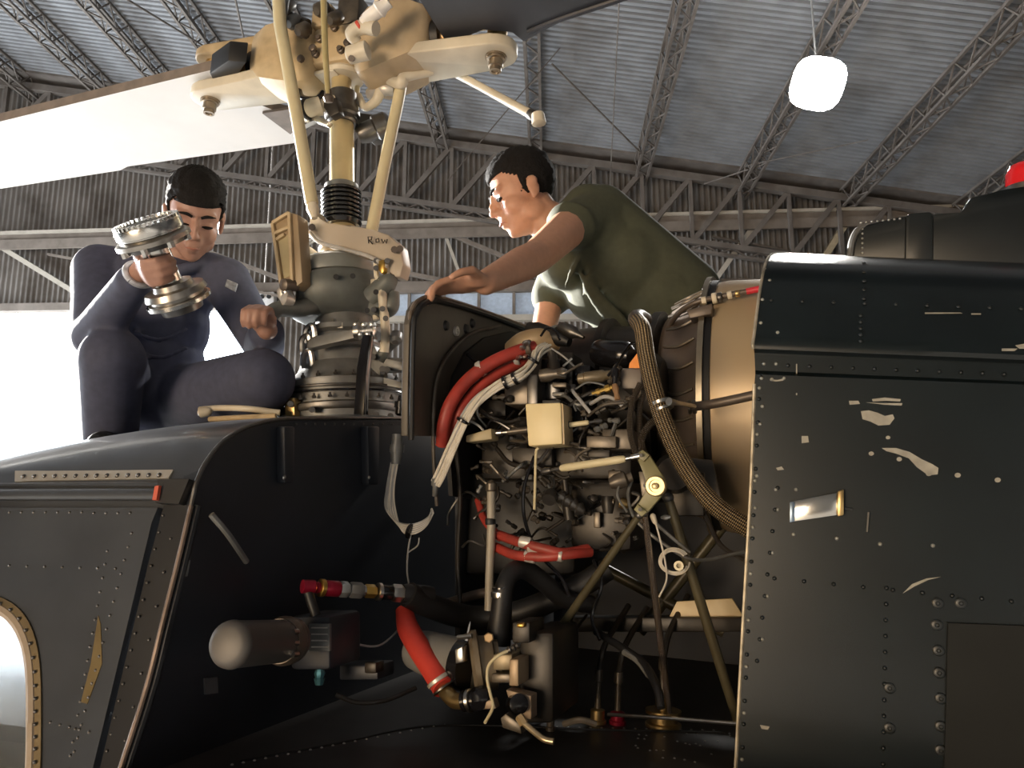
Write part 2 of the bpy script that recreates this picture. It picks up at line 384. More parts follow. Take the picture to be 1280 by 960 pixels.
# white twin-lamp box on the far wall
wb = bpy.data.objects.new('wall_box', None); COL.objects.link(wb); wb.location = W(334, 378, GAB - .2)
tag(wb, 'small white box with two dark eyes fixed to the far corrugated wall', 'box')
mk('case', obox(NB(), (0, 0, 0), (.17, 0, 0), (0, .1, 0), (0, 0, .2), .03), M('white_box', (.7, .7, .7), .5), wb)
for s_ in (-1, 1): mk('eye', lathe(NB(), [(0, .045), (.03, .045), (.03, 0)], (s_ * .07, -.1, .09), (0, -1, 0), 12), blackm, wb)
mk('wall_bracket', obox(NB(), (0, .14, 0), (.05, 0, 0), (0, .06, 0), (0, 0, .1)), trussm, wb)

# ------------------------------------------------------------------ helicopter
heli = bpy.data.objects.new('helicopter', None); COL.objects.link(heli)
heli.matrix_world = Matrix.Translation(HO) @ HR.to_4x4()
tag(heli, 'dark blue-black military helicopter with its engine and rotor mast uncovered for maintenance', 'helicopter')
UB, DW = -.98, 1.70                      # bulkhead station, deck height
# --- cabin shell (virtual loft used to place skin pieces)
prof = [(510, 524, 585), (420, 524, 585), (360, 525, 585), (330, 529, 585), (308, 536, 587), (290, 545, 589), (276, 556, 592), (264, 570, 597), (254, 585, 602), (248, 598, 608), (244, 608, 616), (241, 622, 628),
        (236, 645, 650), (226, 690, 702), (215, 730, 748), (202, 785, 812), (188, 840, 880), (170, 905, 955), (150, 965, 1030), (120, 1060, 1160)]
aft = []; mid = []; fwd = []
def sil(x):
    P = [(-200, 690), (-60, 606), (0, 579), (100, 546), (250, 530), (520, 524)]
    for (x0, y0), (x1, y1) in zip(P, P[1:]):
        if x <= x1: return y0 + (y1 - y0) * (x - x0) / (x1 - x0)
for i, (px, py, pf) in enumerate(prof):
    a = UU(px, py, UB); V = a.y + V0; k = max(0, min(1, (9.5 - i) / 6)); mx_ = px * .55 - 27
    pm = py + (pf - py) * (px - mx_) / (px + 60); pm = pm + (sil(mx_) + 1.5 + max(0, i - 3) * 4 - pm) * k
    pf2 = pf + (588 + max(0, i - 3) * 2.5 - pf) * k
    m_ = A(mx_, pm, V - (.01 if py > 600 else 0)); f = A(-60, pf2, V - (.02 if py > 600 else 0)); f = m_ + (f - m_) * 2.2
    aft.append(a); mid.append(m_); fwd.append(f)
aft = [Vector((UB, 0, aft[0].z + .005))] + aft; mid = [Vector((mid[0].x, 0, mid[0].z + .005))] + mid; fwd = [Vector((fwd[0].x, 0, fwd[0].z + .005))] + fwd
def loft(bm, A_, B_, n=8, C_=None):
    def at_(a, b, c, t):
        if c is None: return a.lerp(b, t)
        tm_ = .4; return a.lerp(b, t) + ((c - a.lerp(b, tm_)) * (t * (1 - t) / (tm_ * (1 - tm_))))
    C_ = C_ or [None] * len(A_)
    rows = [[bm.verts.new(at_(a, b, c, i / n)) for a, b, c in zip(A_, B_, C_)] for i in range(n + 1)]
    for r0, r1 in zip(rows, rows[1:]):
        for k in range(len(A_) - 1): bm.faces.new((r0[k], r0[k + 1], r1[k + 1])); bm.faces.new((r0[k], r1[k + 1], r1[k]))
bm = NB(); loft(bm, aft, fwd, 14, mid); bm.normal_update(); BV = BVHTree.FromBMesh(bm); bm.free()
MISS = []
def on(bvh, px, py, off=0.0):
    d = (HRT @ ray(px, py)).normalized(); h = bvh.ray_cast(CL, d)
    if h[0] is None:
        q = CL + d * 1.25
        for _ in range(12): h = bvh.find_nearest(q); q = CL + d * max(.3, (h[0] - CL).dot(d))
        MISS.append((round(px), round(py)))
    n = h[1] if h[1].dot(d) < 0 else -h[1]
    return h[0] + n * off, n
def grid(bvh, pa, pb, n, off=0.0):       # skin between two pixel polylines of equal length
    bm = NB(); rows = []
    for i in range(n + 1):
        t = i / n; rows.append([bm.verts.new(on(bvh, a[0] + (b[0] - a[0]) * t, a[1] + (b[1] - a[1]) * t, off)[0]) for a, b in zip(pa, pb)])
    for r0, r1 in zip(rows, rows[1:]):
        for k in range(len(pa) - 1): bm.faces.new((r0[k], r0[k + 1], r1[k + 1], r1[k]))
    return bm
def thick(bm, t, ref=None):               # keeps the given surface as the outside and adds a back t metres inside
    bmesh.ops.recalc_face_normals(bm, faces=bm.faces); bm.normal_update()
    if ref is None:
        c = sum((v.co for v in bm.verts), Vector()) / len(bm.verts); ref = Vector((c.x, 0, 2.0))
    if sum(f.normal.dot(f.calc_center_median() - ref) * f.calc_area() for f in bm.faces) < 0:
        bmesh.ops.reverse_faces(bm, faces=bm.faces[:]); bm.normal_update()
    fs = bm.faces[:]; bd = [e for e in bm.edges if e.is_boundary]
    back = {v: bm.verts.new(v.co - v.normal * t) for v in bm.verts[:]}
    for f in fs: bm.faces.new([back[v] for v in reversed(f.verts)])
    for e in bd:
        a, b = e.verts
        if [l for l in e.link_faces[0].loops if l.edge == e][0].vert is a: a, b = b, a
        bm.faces.new((a, b, back[b], back[a]))
    return bm
i0 = 13                                   # index of the gutter level
roof_a = aft[:i0 + 1]; roof_f = fwd[:i0 + 1]; roof_m = mid[:i0 + 1]
mir = lambda L: [Vector((p.x, -p.y, p.z)) for p in L]
bm = NB(); loft(bm, mir(roof_a)[::-1] + roof_a[1:], mir(roof_f)[::-1] + roof_f[1:], 14, mir(roof_m)[::-1] + roof_m[1:]); thick(bm, .004)
roof = mk('cabin_roof', bm, cabinp, heli, 'curved dark cabin roof skin glossy in the daylight', angle=60)
# aft edge bead, rivet strip and gutter rail
mk('edge_bead', tube(NB(), [p + Vector((0, 0, .002)) for p in roof_a[1:]], .004, 8), dsteel, roof)
bm = grid(BV, [(20, 590), (20, 603)], [(218, 588), (212, 599)], 10, .003); thick(bm, .003)
rs = mk('rivet_strip', bm, M('polished_strip', (.55, .52, .46), .33, .6, .1), roof, 'bright metal strip with a row of rivets')
rivs('rivets', [on(BV, x, 596 - (x - 110) * .01, .004) for x in range(32, 214, 13)], rs, dsteel, .0042)
mk('gutter_rail', tube(NB(), [on(BV, x, 620 - (x + 60) * .003, .006)[0] for x in (-150, -60, 0, 60, 120, 170, 206)], .010, 10), cabinp, roof)
mk('gutter_lip', tube(NB(), [on(BV, x, 609 - (x + 60) * .008, .003)[0] for x in (-150, -60, 0, 60, 120, 170, 214)], .004, 8), cabinp, roof)
bm = grid(BV, [(205, 606), (203, 630)], [(244, 604), (232, 632)], 3, .016); thick(bm, .02); mk('gutter_end_block', bm, blackm, roof)
bm = grid(BV, [(206, 611), (203, 628)], [(211, 610), (208, 628)], 2, .022); thick(bm, .006); mk('red_marker', bm, M('red_marker_paint', (.5, .09, .05), .5), roof, 'small red painted marker')
pts = [on(BV, 265 + 85 * t, 566 - 40 * t ** .7, .002) for t in (.05, .2, .35, .5, .65, .8)]
pts = [p for p in pts if p[0]]
# --- cabin door: ring loft from the window opening to the outline
def sup(cx, cy, rx, ry, e, k, n):
    a = 2 * pi * k / n; c, s = cos(a), sin(a); q = (abs(c) ** e + abs(s) ** e) ** (-1 / e); return (cx + rx * q * c, cy + ry * q * s)
NW = 96
hole = [sup(-62, 905, 112, 152, 3.6, k, NW) for k in range(NW)]
def xedge(py): return 200 - (py - 640) * .235 if py > 640 else 204
outer = []
for k in range(NW):
    x, y = sup(0, 0, 1, 1, 14, k, NW); py = 850 + 225 * y; py = max(py, 636)
    outer.append((xedge(py) if x > .6 else -62 + x * 150 if x < 0 else -62 + x / .95 * (xedge(py) + 62), py))
bm = NB(); rows = []
for j, t in enumerate([q_ / 22 for q_ in range(23)]):
    rows.append([bm.verts.new(on(BV, h[0] + (o[0] - h[0]) * t, h[1] + (o[1] - h[1]) * t, .012)[0]) for h, o in zip(hole, outer)])
for r0, r1 in zip(rows, rows[1:]):
    for k in range(NW): bm.faces.new((r0[k], r0[(k + 1) % NW], r1[(k + 1) % NW], r1[k]))
thick(bm, .02)
door = mk('cabin_door', bm, cabinp, heli, 'worn dark cabin door skin with riveted window frame', angle=50)
def ring(pts, off, r, nm, mt, par, closed=True):
    P = [on(BV, x, y, off)[0] for x, y in pts]; P.append(P[0].copy())
    return mk(nm, tube(NB(), P, r, 8, False), mt, par)
ring(hole, .012, .009, 'window_seal', M('window_seal_tan', (.34, .27, .2), .5, 0, .15), door)
big = [sup(-62, 905, 124, 165, 3.6, k, NW) for k in range(NW)]; big2 = [sup(-62, 905, 112, 152, 3.6, k, NW) for k in range(NW)]
bm = NB(); r0 = [bm.verts.new(on(BV, *p, .017)[0]) for p in big2]; r1 = [bm.verts.new(on(BV, *p, .015)[0]) for p in big]
for k in range(NW): bm.faces.new((r0[k], r0[(k + 1) % NW], r1[(k + 1) % NW], r1[k]))
fr = mk('window_frame', thick(bm, .004), M('frame_worn_brass_paint', (.22, .17, .10), .3, .6, .25, 9), door, 'worn metal window frame ring')
rivs('rivets', [on(BV, *sup(-62, 905, 119, 159, 3.6, k, 64), .018) for k in range(64)], fr, dsteel, .003)
bm = NB(); vs = [bm.verts.new(on(BV, *p, -.006)[0]) for p in hole]; bm.faces.new(vs)
mk('window_pane', thick(bm, .003), glassm, door)
rp = []
for x in range(-10, 180, 15): rp.append(on(BV, x, 642 + (x > 120) * 1, .0122))
for x in range(20, 165, 22): rp.append(on(BV, x, 708 + x * .03, .0122))
for k in range(17): rp.append(on(BV, 172 - k * 4.4, 668 + k * 17, .0122)); rp.append(on(BV, 142 - k * 3.0, 690 + k * 17, .0122))
for k in range(6): rp.append(on(BV, 60 + k * 12, 900 + k * 3, .0122))
rivs('rivets', rp, door, dsteel, .0028)
# warm highlight streak on the door edge, painted as a thin patch
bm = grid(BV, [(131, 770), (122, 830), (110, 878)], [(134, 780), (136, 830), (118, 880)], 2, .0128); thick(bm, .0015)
mk('highlight_streak', bm, M('highlight_yellow', (.22, .165, .08), .3, .6, .25), door, 'painted yellowish highlight streak on the door edge')
# pillar between door and bulkhead
pe = [(y, xedge(y) + 3) for y in (632, 700, 780, 860, 960, 1060)]
pf = [(238, 632), (222, 700), (202, 780), (182, 860), (150, 960), (118, 1060)]
bm = grid(BV, [(x, y) for y, x in pe], pf, 4, .004); thick(bm, .006)
pil = mk('door_pillar', bm, pillarp, heli, 'scuffed dark door pillar')
rp = []
for k in range(15):
    y = 645 + k * 21; rp.append(on(BV, xedge(y) + 8, y, .006))
    if k % 2: rp.append(on(BV, xedge(y) + 22 + 4 * sin(k * 3), y + 8, .006))
rivs('rivets', rp, pil, dsteel, .0024)
mk('edge_strip', tube(NB(), [UU(x + 1, y, UB + .004) for x, y in pf], .004, 8), M('worn_edge_strip', (.20, .15, .12), .35, .5, .3, 25), pil)
mk('inner_rib', tube(NB(), [UU(x + 9, y, UB + .006) for x, y in pf], .006, 8), pillarp, pil)
# --- aft bulkhead
bo = [p.copy() for p in aft[1:]]
low = Vector((UB, aft[-1].y, DW - .3))
poly = [p for p in bo if p.z > DW - .25]; poly = poly + [Vector((UB, poly[-1].y, DW - .3))]
full = poly + [Vector((UB, -poly[-1].y, DW - .3))] + mir(poly[:-1])[::-1]
bulk = mk('aft_bulkhead', prism(NB(), full, (-.03, 0, 0)), bulkm, heli, 'dark blue-black bulkhead behind the cabin')
def onb(px, py, d=.0): return UU(px, py, UB + d)
for x0, y0, x1, y1 in ((344, 533, 358, 604), (450, 533, 465, 606)):
    br = mk('bracket', prism(NB(), [onb(x0, y0), onb(x1, y0), onb(x1 - 1, y1), onb(x0 + 1, y1)], (.02, 0, 0), .004), bulkm, bulk)
rivs('bolts', [(onb(355, 597, .022), Vector((1, 0, 0))), (onb(461, 597, .022), Vector((1, 0, 0)))], bulk, steel, .004)
mk('bonding_rod', tube(NB(), [onb(264, 643, .03), onb(285, 668, .04), onb(308, 702, .03)], .005, 8), greyc, bulk)
mk('placard', prism(NB(), [onb(254, 848), onb(270, 846), onb(271, 866), onb(255, 868)], (.003, 0, 0)), M('placard_grey', (.09, .09, .095), .5), bulk)
mk('small_tab', prism(NB(), [onb(228, 700), onb(232, 700), onb(228, 720), onb(224, 720)], (.01, 0, 0)), greyc, bulk)
bm = NB(); prism(bm, [onb(250, 528), onb(515, 524), onb(515, 530), onb(250, 536)], (.012, 0, 0))
rivs('rivets', [(onb(x, 530, .002), Vector((1, 0, 0))) for x in range(370, 508, 12)] + [(onb(215 + 0.0 * k, 640 + 20 * k, .002), Vector((1, 0, 0))) for k in range(0)], bulk, dsteel, .003)
# --- engine deck 
bm = NB(); prism(bm, [Vector((UB - .03, -1.06, DW)), Vector((1.2, -.72, DW)), Vector((1.2, .72, DW)), Vector((UB - .03, 1.06, DW))], (0, 0, -.03))
deck = mk('engine_deck', bm, deckm, heli, 'oily dark engine deck floor')
def ond(px, py, d=0): return ZZ(px, py, DW + d)
rivs('rivets', [(ond(x, 958 - (x - 280) * .19 if x < 545 else 906 + (x - 545) * .02, .0), Vector((0, 0, 1))) for x in range(290, 900, 14)], deck, steel, .0026)
mk('deck_seam', tube(NB(), [ond(300, 952, .001), ond(420, 930, .001), ond(545, 907, .001), ond(750, 912, .001), ond(905, 916, .001)], .002, 6), blackm, deck)
mk('deck_sill', bar(NB(), Vector((UB, -1.05, DW + .01)), Vector((1.0, -.76, DW + .01)), .03, .025), M('worn_sill', (.13, .115, .09), .4, .3, .3, 20), deck)
rivs('scattered_nuts', [(ond(random.uniform(790, 915), random.uniform(915, 955)), Vector((0, 0, 1))) for k in range(26)], deck, steel, .0022)
# lower fuselage and skids (below the frame)
bm = NB(); prism(bm, [Vector((-2.6, -1.0, DW - .031)), Vector((1.8, -.55, DW - .031)), Vector((1.8, .55, DW - .031)), Vector((-2.6, 1.0, DW - .031))], (0, 0, -1.2), .05)
mk('lower_fuselage', bm, navy, heli)
for s in (-1, 1):
    g = [W2L((*L2W((u, s * 1.05, 0)).xy, .06)) for u in (-2.4, -1, .5, 1.4)]
    sk = mk('landing_skid', tube(NB(), g, .05, 10), navy2, heli)
    for u in (-1.9, .9): mk('cross_tube', tube(NB(), [W2L((*L2W((u, s * 1.05, 0)).xy, .06)), Vector((u, s * .8, .45)), Vector((u, s * .3, .52))], .035, 8), navy2, sk)
# --- engine cowling
lev = [(912, 1060, 1.26, 1122), (918, 985, 1.26, 1035), (925, 850, 1.255, 892), (932, 722, 1.25, 756), (939, 600, 1.25, 622), (943, 480, 1.25, 494), (944, 468, 1.25, 481), (944, 463, 1.262, 477),
       (943, 441, 1.262, 455), (942, 436, 1.245, 450), (941, 430, 1.243, 444), (943, 415, 1.25, 428), (946, 390, 1.262, 403), (950, 362, 1.285, 374), (954, 340, 1.315, 351), (958, 327, 1.36, 338), (962, 320, 1.43, 331), (968, 317, 1.55, 329), (985, 316, 1.9, 329)]
ca = []; cb = []
for x, y, V, y2 in lev:
    a = A(x, y, V); b = A(1285, y2, V + .01); ca.append(a); cb.append(a + (b - a) * 2.0)
bm = NB(); loft(bm, ca, cb, 16); bm.normal_update(); CV = BVHTree.FromBMesh(bm)
mA = mir(ca)[::-1]; mB = mir(cb)[::-1]
loft(bm, mA, mB, 16); bmesh.ops.remove_doubles(bm, verts=bm.verts[:], dist=.0003); thick(bm, .006, Vector((.4, 0, 2.1)))
cowl = mk('engine_cowling', bm, navy, heli, 'glossy dark blue-black engine cowling panel with chipped paint', angle=35)
mk('edge_strip', tube(NB(), [p for p in ca[:6]], .0028, 6), M('worn_bare_edge', (.42, .38, .30), .4, .5, .4, 40), cowl)
mk('edge_strip', tube(NB(), [p for p in ca[9:]], .0026, 6), MATS['worn_bare_edge'], cowl)
oc = lambda x, y, o=.001: on(CV, x, y, o)
rp = []
for k in range(18):
    y = 470 + k * 29; rp.append(oc(950 - (y - 470) * .047, y)); 
for k in range(9): rp.append(oc(972 - k * 3.2, 610 + 27 * k))
for k in range(12): rp.append(oc(985 + k * 27, 457 + k * 1.1))
for k in range(10): rp.append(oc(968 + k * 37, 723 + k * 3.6))
for k in range(9): rp.append(oc(964 + k * 39, 376 + k * 1.3))
for k in range(5): rp.append(oc(1080, 330 + k * 11)); rp.append(oc(1076, 395 + 8 * k))
for k in range(14): rp.append(oc(1108 - k * .4, 735 + 20 * k))
rivs('rivets', rp, cowl, navy2, .0033)
rp = [oc(950 - (y - 470) * .047, y) for y in range(485, 960, 58)] + [oc(972 - k * 6.4, 637 + 54 * k) for k in range(4)]
for x, y in ((952, 473), (965, 474), (980, 473), (955, 455), (970, 455), (953, 508), (950, 530), (946, 595), (944, 635), (970, 612), (995, 612), (992, 668), (1046, 673), (1100, 680), (1166, 682), (956, 333), (962, 351), (953, 375), (951, 404), (972, 416)): rp.append(oc(x, y))
rivs('worn_rivets', rp, cowl, M('rivet_metal', (.30, .30, .27), .4, .4, .3, 60), .0030)
# window-frame-like access panel at lower right with big screws
bm = grid(CV, [(1184, 778), (1182, 870), (1178, 1010)], [(1340, 784), (1340, 880), (1340, 1020)], 4, .006); thick(bm, .007)
mk('access_panel', bm, M('panel_grey_paint', (.013, .0145, .0145), .75, 0, .15, 8, spec=.25), cowl, 'recessed grey access panel')
for x, y in ((1172, 754), (1201, 754), (1171, 781), (1173, 813), (1174, 841), (1176, 873), (1176, 908), (1176, 938), (1112, 910), (1112, 860)):
    p, n = oc(x, y); mk('screw', lathe(NB(), [(0, .0075), (.002, .0075), (.0028, .006), (.0028, .003), (.0015, .002), (.0015, 0)], p, n, 14), navy2, cowl)
# chips of bare primer
def chip(pts, nm='paint_chip'):
    bm = NB(); vs = [bm.verts.new(oc(x, y, .0008)[0]) for x, y in pts]; bm.faces.new(vs); thick(bm, .0006); mk(nm, bm, chipm, cowl)
chip([(1076, 514), (1086, 513), (1097, 516), (1106, 520), (1116, 518), (1118, 523), (1112, 531), (1098, 532), (1088, 527), (1078, 524)])
chip([(1090, 499), (1106, 497), (1126, 499), (1125, 502), (1108, 501), (1091, 502)]); chip([(1061, 501), (1073, 501), (1075, 505), (1062, 506)]); chip([(1082, 503), (1105, 504), (1128, 504), (1127, 507), (1105, 506)])
chip([(1102, 560), (1120, 560), (1137, 565), (1152, 574), (1165, 580), (1173, 585), (1172, 593), (1160, 594), (1146, 584), (1136, 573), (1120, 567), (1108, 564)])
for x, y, r in ((1089, 567, 3.5), (1124, 574, 3.5), (1110, 547, 3), (1197, 594, 4), (1247, 600, 4), (1161, 592, 4)): chip([(x + r * cos(k * pi / 4), y + r * .8 * sin(k * pi / 4)) for k in range(8)])
chip([(1002, 545), (1010, 545), (1011, 553), (1002, 554)]); chip([(970, 585), (977, 583), (980, 587), (972, 588)]); chip([(1269, 432), (1290, 428), (1290, 436), (1274, 436)]); chip([(1252, 436), (1272, 436), (1268, 439), (1252, 439)])
chip([(1156, 391), (1200, 391), (1203, 392), (1156, 392.6)]); chip([(1214, 392), (1226, 392), (1226, 393.5), (1214, 393.5)])
chip([(1128, 742), (1140, 730), (1158, 723), (1176, 721), (1160, 725), (1143, 733)], 'scratch')
chip([(962, 474), (972, 475), (980, 473), (979, 476), (970, 477), (963, 476)]); chip([(995, 455), (996.5, 455), (996.5, 494), (995, 494)], 'panel_seam'); chip([(950, 906), (962, 908), (960, 912), (952, 911)])
# latch
p0 = oc(988, 640, .004)[0]; n = oc(1020, 635)[1]
q = [oc(x, y, .003)[0] for x, y in ((987, 627), (1054, 614), (1054, 643), (987, 653))]
lat = mk('latch', prism(NB(), q, n * .008, .002), M('chrome_latch', (.62, .60, .55), .16, 1, .1), cowl, 'polished metal latch plate')
q = [oc(x, y, .011)[0] for x, y in ((1046, 614), (1054, 612), (1054, 644), (1046, 646))]; mk('latch_hinge', prism(NB(), q, n * .006, .002), brass, lat)
q = [oc(x, y, .011)[0] for x, y in ((987, 628), (993, 627), (993, 652), (987, 653))]; mk('latch_lip', prism(NB(), q, n * .003, .001), M('blue_steel', (.2, .27, .36), .3, .8), lat)
bm = NB()
for a_, b_ in (((1086, 640), (1084, 665)), ((1056, 635), (1066, 637))):
    tube(bm, [oc(*a_, .001)[0], oc(*b_, .001)[0]], .002, 6, False)
mk('stiffener_mark', bm, navy2, cowl)
# --- upper tail fairing and beacon
fa = [(1058, 330), (1060, 300), (1068, 286), (1082, 280), (1130, 274), (1134, 267), (1166, 265), (1170, 271), (1204, 269), (1206, 255), (1216, 245), (1250, 238), (1300, 230), (1400, 226), (1400, 345)]
tf = mk('tail_fairing', prism(NB(), [A(x, y, 1.75) for x, y in fa], (0, .30, 0), .02), navy2, heli, 'dark stepped fairing above the tail boom', angle=50)
mk('edge_rib', tube(NB(), [A(1062, 322, 1.745), A(1065, 302, 1.745), A(1072, 288, 1.75), A(1084, 281, 1.76)], .007, 8), greyc, tf)
mk('saddle_band', prism(NB(), [A(x, y, 1.742) for x, y in ((1131, 330), (1132, 270), (1137, 266), (1164, 264), (1167, 270), (1167, 330))], (0, .31, 0), .006), navy2, tf)
rivs('rivets', [(A(x, 277 - (x - 1090) * .1, 1.75), Vector((0, -1, 0))) for x in range(1076, 1128, 7)] + [(A(1078, y, 1.75), Vector((0, -1, 0))) for y in range(286, 322, 6)], tf, steel, .003)
bc = A(1281, 236, 1.9); s = mpp(bc)
bcn = mk('beacon_light', lathe(NB(), [(0, 23 * s), (.004, 23 * s), (.005, 21 * s), (20 * s, 20 * s), (30 * s, 15 * s), (34 * s, 8 * s), (36 * s, 0)], bc, (0, 0, 1), 20), M('red_beacon_glass', (.75, .02, .025), .15, 0, .05), heli, 'red anti-collision beacon dome')
mk('beacon_base', lathe(NB(), [(-.03, 26 * s), (0, 26 * s), (.003, 23 * s)], bc, (0, 0, 1), 20), dsteel, bcn)

# ------------------------------------------------------------------ engine
EW = 2.36
def ulathe(name, prof, mat, parent, seg=48, w=EW, V=1.9, label=None):   # lathe along the engine axis; prof (u, r)
    return mk(name, lathe(NB(), prof, (0, V - V0, w), (1, 0, 0), seg), mat, parent, label)
eng = ulathe('engine', [(-.80, .05), (-.80, .16), (-.76, .185), (-.70, .19), (-.69, .215), (-.675, .215), (-.67, .20), (-.56, .205), (-.555, .225), (-.54, .225), (-.535, .205), (-.44, .20), (-.43, .235), (-.41, .235), (-.40, .20), (-.38, .22), (-.37, .05)], engm, heli,
             label='dark oily turbine engine packed with pipes, valves and wiring')
cone = ulathe('combustor_cone', [(-.40, .215), (-.385, .235), (-.30, .285)], brown, eng)
bm = NB(); n = 14
for k in range(n):                            # louvre lips on the cone
    a = pi / 2 + .12 + k * .21
    c = Vector((-.345, cos(a) * .262, EW + sin(a) * .262)); rad = Vector((0, cos(a), sin(a))); tg = Vector((0, -sin(a), cos(a)))
    tube(bm, [c - Vector((.035, 0, 0)) - tg * .004 + rad * -.012, c + tg * .006 + rad * .004, c + Vector((.035, 0, 0)) - tg * .004 + rad * .018], .0035, 6)
mk('louvre_lips', bm, engl, cone, kind='stuff')
fl = ulathe('exhaust_flange', [(-.300, .28), (-.300, .312), (-.288, .312), (-.288, .28)], M('flange_bright', (.42, .36, .27), .32, .9, .2), eng)
ulathe('flange_seal', [(-.288, .28), (-.288, .303), (-.274, .302), (-.274, .28)], blackm, eng)
rivs('bolts', [(Vector((-.300, cos(a) * .304, EW + sin(a) * .304)), Vector((-1, 0, 0))) for a in [pi / 2 + k * .13 for k in range(26)]], fl, dsteel, .0035)
sh = ulathe('exhaust_shroud', [(-.274, .27), (-.274, .297), (-.25, .300), (.25, .285), (.8, .26), (.8, .1)], shroudm, eng, 64, label='smooth heat-tinted exhaust shroud')
# braided hose, clamps, top line, side pipe
hp = [(797, 402, 1.42), (803, 412, 1.38), (808, 445, 1.36), (818, 490, 1.35), (833, 535, 1.345), (856, 583, 1.34), (890, 628, 1.33), (935, 660, 1.33), (990, 690, 1.34)]
bh = ptube('braided_hose', hp, 11.5, braidm, eng, 16, label='thick braided bronze-coloured hose')
ptube('hose_end', [(797, 402, 1.42), (795, 398, 1.45), (799, 396, 1.5), (806, 400, 1.56)], 10, brown, bh)
def pring(name, c, d, r, w, mat, parent, V):   # band around a pixel centre, axis along pixel direction d
    a = A(c[0] - d[0] * w / 2, c[1] - d[1] * w / 2, V); b = A(c[0] + d[0] * w / 2, c[1] + d[1] * w / 2, V); s = mpp(a); L = (b - a).length
    return mk(name, lathe(NB(), [(0, r * s), (L * .15, r * s * 1.08), (L * .85, r * s * 1.08), (L, r * s)], a, b - a, 18), mat, parent)
pring('hose_clamp', (826, 503), (.3, .95), 12.5, 5, steel, bh, 1.348); pring('hose_clamp', (829, 511), (.3, .95), 12.5, 4, steel, bh, 1.348)
ptube('clamp_screw', [(836, 502, 1.33), (848, 504, 1.36), (868, 508, 1.45)], [5, 3, 3], steel, bh, 8)
sp = ptube('side_pipe', [(862, 509, 1.50), (890, 505, 1.48), (920, 499, 1.47), (960, 490, 1.46)], 6, brown, eng, 12)
for x in (862, 868): pring('pipe_clip', (x, 509 - (x - 862) * .1), (1, -.1), 8.5, 4, engl, sp, 1.50)
tl = ptube('top_line', [(832, 420, 1.75), (838, 405, 1.72), (850, 390, 1.68), (870, 378, 1.66), (900, 371, 1.66), (935, 364, 1.66)], 3.6, brown, eng, 10)
for x, y, r, mt in ((880, 376, 5, bone), (893, 373, 6.5, bone), (900, 372, 6, dsteel), (912, 369, 4.8, bone), (922, 367, 4.4, brass)): pring('fitting', (x, y), (.96, -.2), r, 6, mt, tl, 1.66)
ptube('red_sleeve', [(933, 364.5, 1.66), (950, 361, 1.66), (970, 357, 1.66)], 4.2, M('red_sleeve_paint', (.6, .03, .05), .4), tl, 10)
pprism('cone_bracket', [(858, 388), (890, 379), (890, 392), (862, 398)], 1.62, .05, brown, eng)
# firewall panel
FU = -.81
fo = [(509, 545), (510, 480), (512, 405), (515, 388), (522, 377), (534, 371.5), (548, 372), (590, 384), (640, 402), (690, 421), (725, 436), (730, 545)]
fw = mk('firewall', prism(NB(), [UU(x, y, FU) for x, y in fo], (-.014, 0, 0), .002), M('firewall_brown_paint', (.085, .075, .062), .5, .2, .25, 9, .06, dirt=.5, dscale=7), heli, 'brown-grey firewall panel with rounded top corner', angle=30)
mk('edge_rim', tube(NB(), [UU(x, y, FU - .004) for x, y in fo[0:11]], .0055, 8), M('rim_tan_metal', (.15, .115, .085), .5, .3, .3, 25), fw)
mk('edge_seal', tube(NB(), [UU(x + 5, y + 5, FU + .006) for x, y in fo[0:11]], .006, 8), blackm, fw)
mk('lower_bulkhead', prism(NB(), [UU(x, y, FU) for x, y in ((575, 546), (730, 546), (700, 800), (575, 800))], (-.012, 0, 0)), bulkm, fw)
fi = [(566, 620), (562, 560), (561, 510), (567, 470), (583, 440), (606, 422), (640, 414), (700, 432), (715, 560), (690, 640)]
mk('inlet_recess', prism(NB(), [UU(x, y, FU + .006) for x, y in fi], (-.01, 0, 0)), M('inlet_black', (.014, .013, .013), .55, 0, .2), fw)
mk('inlet_bead', tube(NB(), [UU(x - 14, y - 8, FU + .008) for x, y in ((560, 640), (556, 580), (556, 520), (562, 475), (580, 445), (606, 424), (640, 416))], .004, 8), engl, fw)
mk('grommet', lathe(NB(), [(0, .011), (.006, .011), (.006, .006), (0, .005)], UU(569, 414, FU), (1, 0, 0), 14), silverl, fw)
for x, y in ((557, 407), (582, 411), (590, 404)): mk('stain_knob', lathe(NB(), [(0, .012), (.006, .009), (.008, 0)], UU(x, y, FU), (1, 0, 0), 10), blackm, fw)
# bleed duct crossing into the inlet (tan)
ptube('bleed_duct', [(640, 437, 1.62), (655, 428, 1.60), (675, 424, 1.60), (700, 428, 1.62)], [12, 14, 14, 10], M('duct_tan', (.30, .22, .13), .5, .1, .2), eng, 14)
